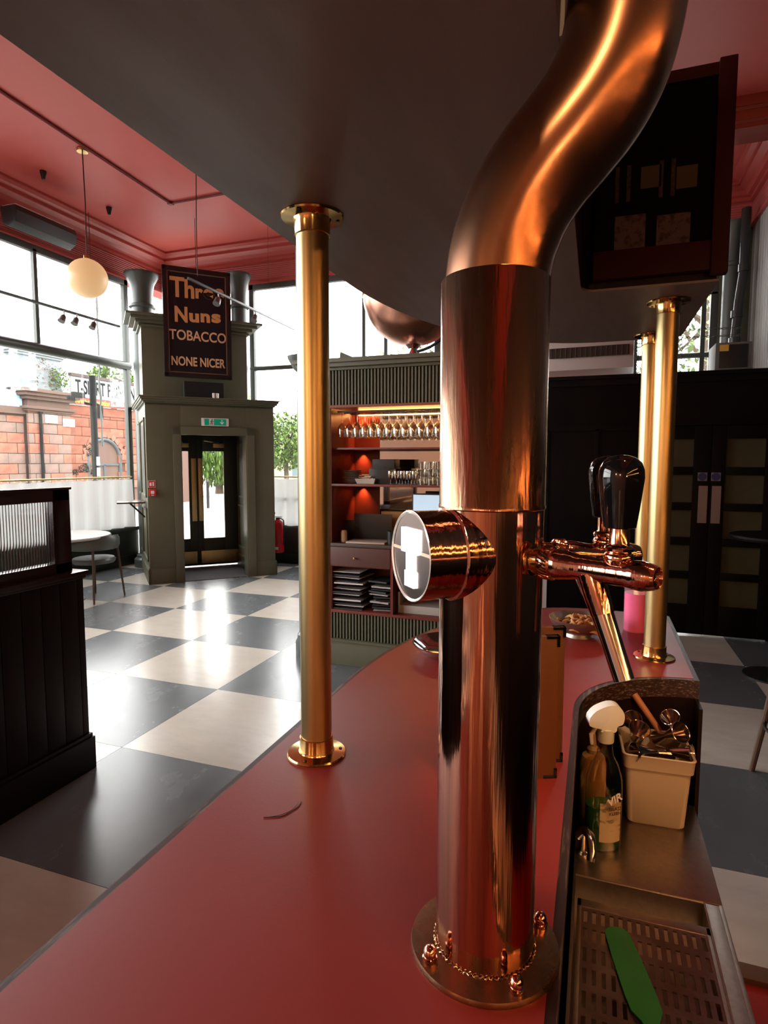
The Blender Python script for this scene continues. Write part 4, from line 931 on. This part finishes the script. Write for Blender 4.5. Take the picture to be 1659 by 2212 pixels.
o = MB().lathe([(.0001, 0), (.05, 0), (.055, -.02), (.04, -.05), (.0001, -.055)], 20).build('smoke_detector', white_pl, loc=(-4.16, 6.49, ZC)); tag(o, 'small white smoke detector on the ceiling at the conduit end', 'smoke detector')
for (x, y, lab_) in ((-5.98, 5.35, 'black ceiling hook nearer the camera'), (-6.02, 6.36, 'black ceiling hook nearer the lobby corner')):
    o = MB().lathe([(.0001, 0), (.035, 0), (.035, -.02), (.018, -.09), (.0001, -.10)], 14).build('ceiling_hook', black, loc=(x, y, ZC)); tag(o, lab_, 'hook')

# ---------------------------------------------------------------- things on the lobby
sg = thing('framed_sign', 'tall framed black sign reading Three Nuns Tobacco None Nicer', 'sign', (-4.8, 6.75, 0), A45)
sy = .44; sx0, sx1, sz0, sz1 = -.535, .356, 2.725, 4.175
MB().b2(sx0+.03, sx1-.03, sy, sy+.03, sz0+.03, sz1-.03).build('sign_panel', M('sign_black', (.010, .009, .012), .3), sg)
fr = MB(); fm = M('sign_frame_dark', (.018, .012, .012), .2)
for (a, b_, c, d) in ((sx0, sx1, sz0, sz0+.06), (sx0, sx1, sz1-.06, sz1), (sx0, sx0+.06, sz0, sz1), (sx1-.06, sx1, sz0, sz1)): fr.b2(a, b_, sy-.03, sy+.04, c, d)
fr.build('sign_frame', fm, sg, bev=.008)
fi = MB()
for (a, b_, c, d) in ((sx0+.06, sx1-.06, sz0+.06, sz0+.072), (sx0+.06, sx1-.06, sz1-.072, sz1-.06), (sx0+.06, sx0+.072, sz0+.06, sz1-.06), (sx1-.072, sx1-.06, sz0+.06, sz1-.06)): fi.b2(a, b_, sy-.012, sy, c, d)
fi.build('inner_bead', M('bead_brown_metal', (.30, .22, .16), .25, .6), sg)
MB().cyl((-.09, sy+.03, 4.15), (-.09, sy+.03, ZC), .004, n=6).build('hanging_wire', iron, sg)
gold = M('sign_gold_lettering', (.62, .30, .12), .5); cream = M('sign_cream_lettering', (.68, .42, .24), .5)
def sgt(s, size, z, mat, off, wid, xoff=-.05):
    o = text('lettering', s, size, mat, sg, frame4((xoff, sy-.004, z), (1, 0, 0), (0, 0, 1)), .002, off)
    xsx = [v.co.x for v in o.data.vertices]; w0 = max(xsx)-min(xsx); mid = (max(xsx)+min(xsx))/2; k = wid/w0
    for v in o.data.vertices: v.co.x = xoff+(v.co.x-mid)*k
def fat(s, x0, x1, z, h, mat):
    o = text('lettering', s, h*1.38, mat, sg, frame4((0, sy-.004, z), (1, 0, 0), (0, 0, 1)), .002, .010)
    xsx = [v.co.x for v in o.data.vertices]; a, b_ = min(xsx), max(xsx)
    for v in o.data.vertices: v.co.x = x0+(v.co.x-a)/(b_-a)*(x1-x0)
fat('T', -.44, -.25, 3.79, .26, gold); fat('h', -.25, -.125, 3.79, .24, gold); fat('r', -.11, -.01, 3.80, .18, gold); fat('e', -.005, .125, 3.81, .18, gold); fat('e', .135, .27, 3.83, .18, gold)
fat('N', -.385, -.22, 3.465, .20, gold); fat('u', -.20, -.07, 3.48, .16, gold); fat('n', -.05, .075, 3.49, .16, gold); fat('s', .095, .22, 3.50, .16, gold)
sgt('TOBACCO', .185, 3.225, cream, .003, .75, -.088); sgt('NONE NICER', .165, 2.885, cream, .004, .71, -.088)
sb = thing('black_speaker_box', 'black speaker box standing on top of the entrance lobby', 'speaker', (-4.8, 6.75, 2.415), A45)
MB().b2(-.30, .22, .34, .62, 0, .25).build('cabinet', black, sb, bev=.006); MB().b2(-.28, .20, .333, .34, .02, .23).build('speaker_cloth', M('speaker_cloth', (.008, .008, .008), .9), sb)
for x in (.08, .125): MB().lathe([(.015, 0), (.02, .03), (.022, .08), (.0001, .085)], 14, Matrix.Translation((x, .30, .02))).build('emergency_lamp', white_pl, sb)
ex = thing('exit_sign', 'green and white fire exit sign with running man and down arrow', 'exit sign', (-4.8, 6.75, 0), A45)
MB().b2(-.14, .21, -.03, 0, 2.052, 2.155).build('sign_case', white_pl, ex, bev=.006)
MB().b2(-.105, .175, -.032, -.03, 2.062, 2.146).build('sign_face', M('exit_green', (.0, .13, .075), .4, emit=(0, .3, .16), es=.12), ex, smooth=False)
MB().b2(-.045, .015, -.0335, -.032, 2.064, 2.144).build('pictogram_panel', white_pl, ex, smooth=False)
rm = MB(); rm.lathe([(.0001, 0), (.008, 0), (.008, .001), (.0001, .001)], 12, Matrix.Translation((-.006, -.0335, 2.132)) @ Matrix.Rotation(pi/2, 4, 'X'))
for pth in ([(-.010, 2.122), (-.018, 2.100)], [(-.010, 2.120), (.002, 2.108), (.009, 2.113)], [(-.012, 2.120), (-.026, 2.114), (-.030, 2.104)], [(-.018, 2.100), (-.006, 2.090), (-.006, 2.072)], [(-.018, 2.100), (-.024, 2.086), (-.038, 2.080)]):
    rm.tube([(x, -.0345, z) for x, z in pth], .0032, 6)
rm.build('running_figure', M('exit_green_mark', (.0, .10, .06), .5), ex)
MB().prism([(.115, 2.136), (.125, 2.136), (.125, 2.095), (.141, 2.110), (.147, 2.102), (.120, 2.074), (.093, 2.102), (.099, 2.110), (.115, 2.095)], .032, .0335, frame4((0, 0, 0), (1, 0, 0), (0, 0, 1))).build('arrow', white_pl, ex, smooth=False)
fa = thing('fire_alarm_plates', 'red fire call point below a red fire action sign on the lobby corner', 'fire alarm', (-4.8, 6.75, 0), A45)
MB().b2(-.815, -.727, -.006, 0, 1.255, 1.345).build('action_sign', white_pl, fa, smooth=False)
MB().b2(-.810, -.732, -.008, -.006, 1.260, 1.340).build('action_sign_red', red_pl, fa, smooth=False)
MB().b2(-.80, -.775, -.0095, -.008, 1.275, 1.32).b2(-.765, -.745, -.0095, -.008, 1.275, 1.325).build('sign_symbols', white_pl, fa, smooth=False)
MB().b2(-.81, -.728, -.045, 0, 1.145, 1.235).build('call_point_case', red_pl, fa, bev=.005)
MB().b2(-.79, -.748, -.0475, -.045, 1.175, 1.215).b2(-.785, -.753, -.0475, -.045, 1.153, 1.163).build('call_point_window', white_pl, fa, smooth=False)
sh = thing('wall_ledge', 'small brown drinks ledge bracketed to the side of the lobby', 'shelf', (-4.8, 6.75, 0), A45)
MB().b2(-W-.36, -W-.02, .12, .62, 1.045, 1.065).build('ledge_board', M('brown_ledge', (.06, .03, .02), .25), sh, bev=.003)
MB().tube([(-W-.02, .3, .85), (-W-.2, .3, 1.04)], .01, 6).build('bracket', black, sh); MB().tube([(-W-.02, .5, .85), (-W-.2, .5, 1.04)], .01, 6).build('bracket', black, sh)
fe = thing('fire_extinguisher', 'red fire extinguisher hanging low beyond the right side of the lobby', 'fire extinguisher', (-4.55, 8.0, .205))
MB().lathe([(.0001, 0), (.085, 0), (.09, .01), (.09, .42), (.075, .465), (.035, .495), (.03, .51)], 28).build('cylinder', M('extinguisher_red', (.5, .008, .02), .25), fe)
MB().b2(-.03, .03, -.015, .015, .50, .53).b2(-.07, .07, -.01, .01, .535, .545).build('valve', black, fe, bev=.003)
MB().tube([(-.07, 0, .54), (-.05, 0, .6), (-.09, 0, .64)], .008, 6).build('handle', black, fe)
MB().tube(smooth_path([(.03, 0, .52), (.10, -.02, .50), (.12, -.03, .42), (.11, -.03, .12)]), .009, 8).build('hose', black, fe)
MB().b2(-.05, .05, -.095, -.088, .05, .09).build('label_patch', white_pl, fe)
MB().b2(-.04, .04, .08, .14, .3, .36).build('wall_bracket', black, fe)

# curtains
def curtain(name, p0, p1, z0, z1, label, seed):
    p0 = Vector(p0); p1 = Vector(p1); L = (p1-p0).length; d = (p1-p0).normalized(); nr = Vector((-d.y, d.x, 0)); r = random.Random(seed)
    t = thing(name, label, 'curtain', (0, 0, 0)); n = int(L*26); ph = 0; vs = []; m = 5
    for i in range(n+1):
        ph += r.uniform(.6, 1.5)
        for j in range(m+1):
            v = j/m; a = .045*(.5+.5*v); vs.append(p0+d*(L*i/n)+nr*(a*sin(ph+v*.5))+Vector((0, 0, z1-(z1-z0)*v-(.012*abs(sin(i*.7)) if j == 0 else 0))))
    b = MB(); b.add(vs, [(i*(m+1)+j, (i+1)*(m+1)+j, (i+1)*(m+1)+j+1, i*(m+1)+j+1) for i in range(n) for j in range(m)]); b.build('curtain_cloth', curtain_m, t, ang=180)
    MB().cyl(p0+Vector((0, 0, z1+.028)), p1+Vector((0, 0, z1+.028)), .011, n=10).build('curtain_rail', brass, t)
    rb = MB()
    for k in range(int(L/.085)):
        c = p0+d*(k*.085+.03)+Vector((0, 0, z1+.022)); rb.tube([c+(nr*cos(a)+Vector((0, 0, 1))*sin(a))*.017 for a in [2*pi*q/8 for q in range(9)]], .0025, 4, caps=False)
    o = rb.build('curtain_rings', brass, t); o['kind'] = 'stuff'
    return t
curtain('cafe_curtain', (-6.62, -1.0, 0), (-6.62, 7.25, 0), .60, 1.325, 'sheer white cafe curtain along the left window', 2)
curtain('cafe_curtain', (-5.0, 8.14, 0), (-2.3, 8.14, 0), .60, 1.325, 'sheer white cafe curtain in the back window right of the lobby', 3)
o = MB().cyl((-5.1, 8.2, 1.02), (-.5, 8.2, 1.02), .014, n=8).build('window_guard_rail', iron); tag(o, 'thin dark rail across the lower back window', 'rail')

# ---------------------------------------------------------------- outside
OUT = -.12
struct(MB().b2(-60, 40, -30, 90, OUT-.2, OUT).build('ground_road', asphalt), 'grey asphalt street outside')
struct(MB().b2(XL-3.2, XL-.25, -20, 14, OUT, OUT+.06).b2(XL-.25, 12, YB+.25, 14, OUT, OUT+.06).build('ground_pavement', paving), 'pavement around the building')
struct(MB().b2(-45, -13.5, 23.5, 60, OUT, OUT+.08).build('ground_paving_far', paving), 'pale paving beyond the street')
BX = -16.0
bl = thing('sandstone_building', 'red sandstone building across the street with arched window', 'building', (0, 0, 0))
MB().b2(BX-3, BX-.06, 6, 21, OUT, 3.38).build('wall_core', mortar, bl)
rb = random.Random(4); cache = {}
ay, aw, atop = 16.3, .72, 2.30
def blocks(y0, y1, z0, z1, x, mats, bw=.62, bh=.30, hole=None):
    j = 0; z = z0
    while z < z1-.05:
        y = y0+(-.31 if j % 2 else 0)
        while y < y1:
            a, b_ = max(y, y0), min(y+bw, y1); zt = min(z+bh, z1)
            if b_-a > .08 and not (hole and hole(a, b_, z, zt)):
                mt = rb.choice(mats); key = (round(b_-a, 2), round(zt-z, 2), mt.name)
                if key in cache: o = cache[key].copy(); C.objects.link(o); o.location = (x, a, z)
                else:
                    o = MB().b2(-.08, 0, .008, b_-a-.008, .008, zt-z-.008).build('stone_block', mt, bl, bev=.006, loc=(x, a, z)); cache[key] = o
                o.location.x = x+rb.uniform(-.012, .012)
            y += bw
        z += bh; j += 1
def hole(a, b_, z0, z1):
    ym = (a+b_)/2; zm = (z0+z1)/2
    if abs(ym-ay) < aw+.15 and zm < 1.60: return True
    return (ym-ay)**2+(zm-1.60)**2 < (aw+.12)**2 and zm >= 1.6
blocks(14.75, 20.4, .6, 3.1, BX, [sand_red, sand_red, sand_red2], hole=hole)
blocks(13.25, 14.75, .6, 3.1, BX+.18, [sand_grey, sand_grey, sand_red2], bw=.5)
blocks(10.6, 13.25, .6, 2.9, BX, [sand_grey, sand_red2], bw=.6)
MB().b2(BX-.1, BX+.02, 14.75, 20.4, 3.10, 3.40).build('frieze_course', sand_red, bl, bev=.01)
q = MB()
for (z0, z1, d) in ((3.05, 3.12, .08), (3.12, 3.20, .14), (3.40, 3.50, .12), (3.50, 3.60, .22), (3.60, 3.70, .30)): q.b2(BX-.1, BX+.18+d, 13.25-d, 14.75+d, z0, z1)
q.b2(BX-.1, BX+.18, 13.25, 14.75, 3.1, 3.5); q.build('pilaster_cornice', M('brown_stone', (.085, .05, .038), .9), bl, bev=.01)
MB().b2(BX-.1, BX+.1, 10, 13.25, 2.95, 3.15).build('side_cornice', M('brown_stone', (.085, .05, .038), .9), bl)
ar_ = MB(); N_ = 22; vs = []
prof = [(ay-aw, .6)]+[(ay-aw*cos(pi*k/N_), 1.60+aw*sin(pi*k/N_)) for k in range(N_+1)]+[(ay+aw, .6)]
MB().prism([(y, z) for y, z in prof], -.10, -.07, frame4((BX, 0, 0), (0, 1, 0), (0, 0, 1))).build('arched_window_glass', M('dark_street_glass', (.03, .045, .05), .2), bl)
b = MB(); b.tube([(BX-.03, y, z) for y, z in prof], .06, 8, caps=False); b.build('arched_window_frame', M('slate_blue_frame', (.04, .055, .065), .5), bl)
MB().b2(BX-.06, BX-.02, ay-aw, ay+aw, 1.42, 1.48).b2(BX-.06, BX-.02, ay-aw, ay+aw, .98, 1.03).b2(BX-.06, BX-.02, ay-.03, ay+.03, .6, 1.45).build('window_bar', M('slate_blue_frame', (.04, .055, .065), .5), bl)
vs = MB()
for k in range(13):
    a = pi*(k+.5)/13; c = (BX-.02, ay-(aw+.16)*cos(a), 1.60+(aw+.16)*sin(a)); vs.box((0, 0, 0), (.10, .20, .19), Matrix.Translation(c) @ Matrix.Rotation(pi/2-a, 4, 'X').inverted())
vs.build('arch_voussoirs', sand_red2, bl, bev=.008)
MB().b2(BX-.6, BX+.1, 12.85, 14.55, 3.7, 4.75).b2(BX-.7, BX+.2, 12.72, 14.68, 4.75, 4.92).b2(BX-.65, BX+.15, 12.78, 14.62, 4.68, 4.75).build('stone_chimney', stone_pale, bl, bev=.015)
MB().b2(BX+.0, BX+.03, 11.0, 13.2, 3.16, 3.55).build('glass_balustrade', M('pale_blue_glass', (.25, .42, .55), .2), bl)
dp = MB(); dp.cyl((BX+.24, 13.62, .6), (BX+.24, 13.62, 3.05), .045, n=10); dp.build('drain_pipe', street_black, bl)
gf = M('graffiti_paint', (.012, .006, .006), .8, spec=.1); rg2 = random.Random(9)
for (cy_, cz_, sc2) in ((15.62, 2.06, .16), (15.66, 1.86, .15), (15.35, 1.32, .16), (15.75, 1.22, .10), (15.0, 1.22, .09)):
    P2 = []; 
    for k in range(26): a = k*.62; P2.append((BX+.026, cy_+sc2*1.6*cos(a)*rg2.uniform(.4, 1), cz_+sc2*sin(a*1.3)*rg2.uniform(.4, 1)))
    MB().tube(smooth_path(P2, 3), .011, 4).build('graffiti', gf, bl)
for (y, z) in ((14.02, 2.86), (14.66, 2.78)):
    d_ = MB().b2(BX+.20, BX+.215, y-.22, y+.22, z-.12, z+.12) if y < 14.5 else MB().b2(BX+.205, BX+.22, y-.22, y+.22, z-.12, z+.12)
    d_.build('street_name_plate', white_pl, bl)
    for kz in (.035, -.04): MB().b2(BX+.221, BX+.223, y-.13+(kz < 0)*.04, y+.13-(kz < 0)*.04, z+kz-.02, z+kz+.02).build('plate_lettering', M('plate_text_grey', (.2, .2, .2), .6), bl)
shs = thing('shop_sign', 'long white T-SHIRT PRINTING fascia sign on the sandstone building', 'sign', (0, 0, 0))
MB().b2(BX+.005, BX+.06, 14.95, 20.4, 3.41, 4.32).build('fascia_board', M('sign_white', (.34, .35, .36), .5), shs)
MB().b2(BX+.005, BX+.14, 14.90, 20.5, 4.30, 4.40).build('fascia_cap', M('sign_cap_brown', (.03, .012, .01), .6), shs)
MB().b2(BX+.06, BX+.07, 14.85, 20.4, 3.40, 3.66).build('red_strip', M('sign_red_strip', (.26, .01, .008), .5), shs)
text('lettering', 'T-SHIRT PRINTING', .62, M('sign_black_letters', (.003, .003, .004), .6, spec=.1), shs, frame4((BX+.065, 15.12, 3.78), (0, 1, 0), (0, 0, 1)), .006, .012, 'LEFT', sx=.56)
text('lettering', 'www.t-shirtprinting', .24, M('sign_yellow_letters', (.42, .24, .01), .5), shs, frame4((BX+.075, 15.0, 3.46), (0, 1, 0), (0, 0, 1)), .003, .008, 'LEFT', sx=.8)

def foliage(center, radii, n, size, seed, droop=0):
    r = random.Random(seed); vs = []; fs = []
    for k in range(n):
        while True:
            p = Vector((r.uniform(-1, 1), r.uniform(-1, 1), r.uniform(-1, 1)))
            if .25 < p.length < 1: break
        p = Vector((p.x*radii[0], p.y*radii[1], p.z*radii[2]))+Vector(center)
        s = size*r.uniform(.6, 1.3); q = Matrix.Rotation(r.uniform(0, 6.28), 3, 'Z') @ Matrix.Rotation(r.uniform(-1.2, 1.2), 3, 'X')
        L = s*(2.6 if droop else 1.5)
        o = len(vs)
        for (a, c) in ((0, -L*.5), (s*.4, 0), (0, L*.5), (-s*.4, 0)):
            v = Vector((a, 0, c)) if droop else q @ Vector((a, c, 0))
            if droop: v = Matrix.Rotation(r.uniform(0, 3), 3, 'Z') @ v
            vs.append(p+v)
        fs.append((o, o+1, o+2, o+3))
    b = MB(); b.v = [tuple(v) for v in vs]; b.f = fs; return b
def tree(name, x, y, h, rad, n, size, mat, label, seed, cz=None, droop=0, rz_=None):
    t = thing(name, label, 'tree', (x, y, OUT)); cz = cz or h-rad*.8
    MB().tube([(0, 0, 0), (.05, .02, cz*.5), (0, .05, cz)], [.16*rad/2+.03, .11*rad/2+.02, .05], 8).build('trunk', bark, t)
    b = MB(); r = random.Random(seed)
    for k in range(9):
        a = r.uniform(0, 6.28); b.tube([(0, .05, cz*r.uniform(.6, .95)), (rad*.4*cos(a), rad*.4*sin(a), cz+rad*r.uniform(-.3, .3)), (rad*.8*cos(a+.3), rad*.8*sin(a+.3), cz+rad*r.uniform(-.4, .7))], [.045, .03, .012], 5)
    b.build('branches', bark, t)
    o = foliage((0, 0, cz), (rad, rad, rz_ or rad*.85), n, size, seed, droop).build('foliage', mat, t, smooth=False)
    return t
tree('willow_tree', -17.6, 25.2, 6, 2.3, 9000, .13, leaf_m, 'pale green weeping willow seen through the door glass', 21, cz=3.0, droop=1, rz_=2.6)
tree('street_tree', -10.6, 19.2, 3.6, 1.25, 3500, .12, leaf_m, 'bright green small tree right of the lobby, outside', 22, cz=2.4)
tree('roof_tree', -17.6, 18.4, 5.2, .9, 1400, .14, leaf_m, 'green treetop showing above the shop sign', 23, cz=4.75)
tree('leafy_tree', 2.3, 15.5, 8, 3.0, 2600, .13, leaf_d, 'sparse leafy tree outside the narrow right window', 24, cz=5.2)
tree('leafy_tree', -4.0, 19, 8, 3.0, 1800, .14, leaf_d, 'farther sparse tree outside, left of the narrow window', 25, cz=4.6)
bsh = thing('parapet_bush', 'green and reddish bush growing on the building parapet', 'bush', (BX+.05, 14.55, 3.7))
foliage((0, -.1, .38), (.25, .45, .45), 900, .06, 31).build('green_foliage', leaf_m, bsh, smooth=False)
foliage((0, -.65, .5), (.25, .55, .55), 260, .06, 32).build('red_foliage', leaf_r, bsh, smooth=False)
b = MB()
for k in range(7): b.tube([(0, 0, 0), (0, -.1-.1*k, .3), (0, .05-.2*k, .6+.1*(k % 3))], .008, 4)
b.build('stems', bark, bsh)
lp = thing('lamp_post', 'black street post with camera brackets outside the left window', 'post', (-11, 10.92, OUT))
MB().lathe([(.09, 0), (.09, .9), (.075, .95), (.075, 3.66), (.0001, 3.67)], 18).build('pole', street_black, lp)
MB().tube([(0, 0, 3.0), (0, -.25, 3.02)], .03, 8).tube([(0, 0, 3.05), (0, .25, 2.98)], .03, 8).build('bracket_arm', street_black, lp)
MB().box((0, -.42, 3.18), (.10, .3, .12)).box((0, -.62, 3.10), (.08, .16, .10)).box((0, .2, 2.85), (.09, .10, .3)).build('camera_housing', street_black, lp, bev=.01)
MB().b2(.07, .09, -.04, .04, 1.35, 1.55).b2(.07, .09, -.04, .04, 1.6, 1.8).build('sticker', white_pl, lp)
b = MB(); pth = [(-8.0, 8.1, 5.2-.16*k) for k in range(22)]
rr = random.Random(6); pth = [(x+rr.uniform(-.012, .012), y+rr.uniform(-.012, .012), z) for x, y, z in pth]
b.tube(pth, [rr.uniform(.010, .024) for _ in pth], 6)
tag(b.build('twisted_cable', iron), 'dark twisted cable hanging outside the left window', 'cable')
bo_ = thing('bollard', 'slim black bollard on the paving seen through the door', 'bollard', (-13.2, 18.2, OUT))
MB().lathe([(.05, 0), (.05, .9), (.06, .92), (.06, .98), (.03, 1.03), (.0001, 1.04)], 14).build('bollard_post', black, bo_)
hs = thing('stone_house', 'pale stone building with grey roof beyond the back window', 'building', (-12.8, 26.5, OUT))
MB().b2(-2.5, 6.5, 0, 5, 0, 2.9).build('wall', M('pale_rubble_stone', (.42, .36, .28), .9, 0, (.3, .25, .2), 6), hs)
MB().prism([(-.3, 2.9), (5.3, 2.9), (2.5, 4.6)], -2.7, 6.7, frame4((0, 0, 0), (0, 1, 0), (0, 0, 1))).build('roof', M('slate_roof', (.16, .17, .17), .8), hs)
for x in (-1, .8, 2.6, 4.4): MB().b2(x-.4, x+.4, -.05, .02, .9, 2.1).build('window', M('house_glass', (.12, .16, .16), .2), hs)
kids()
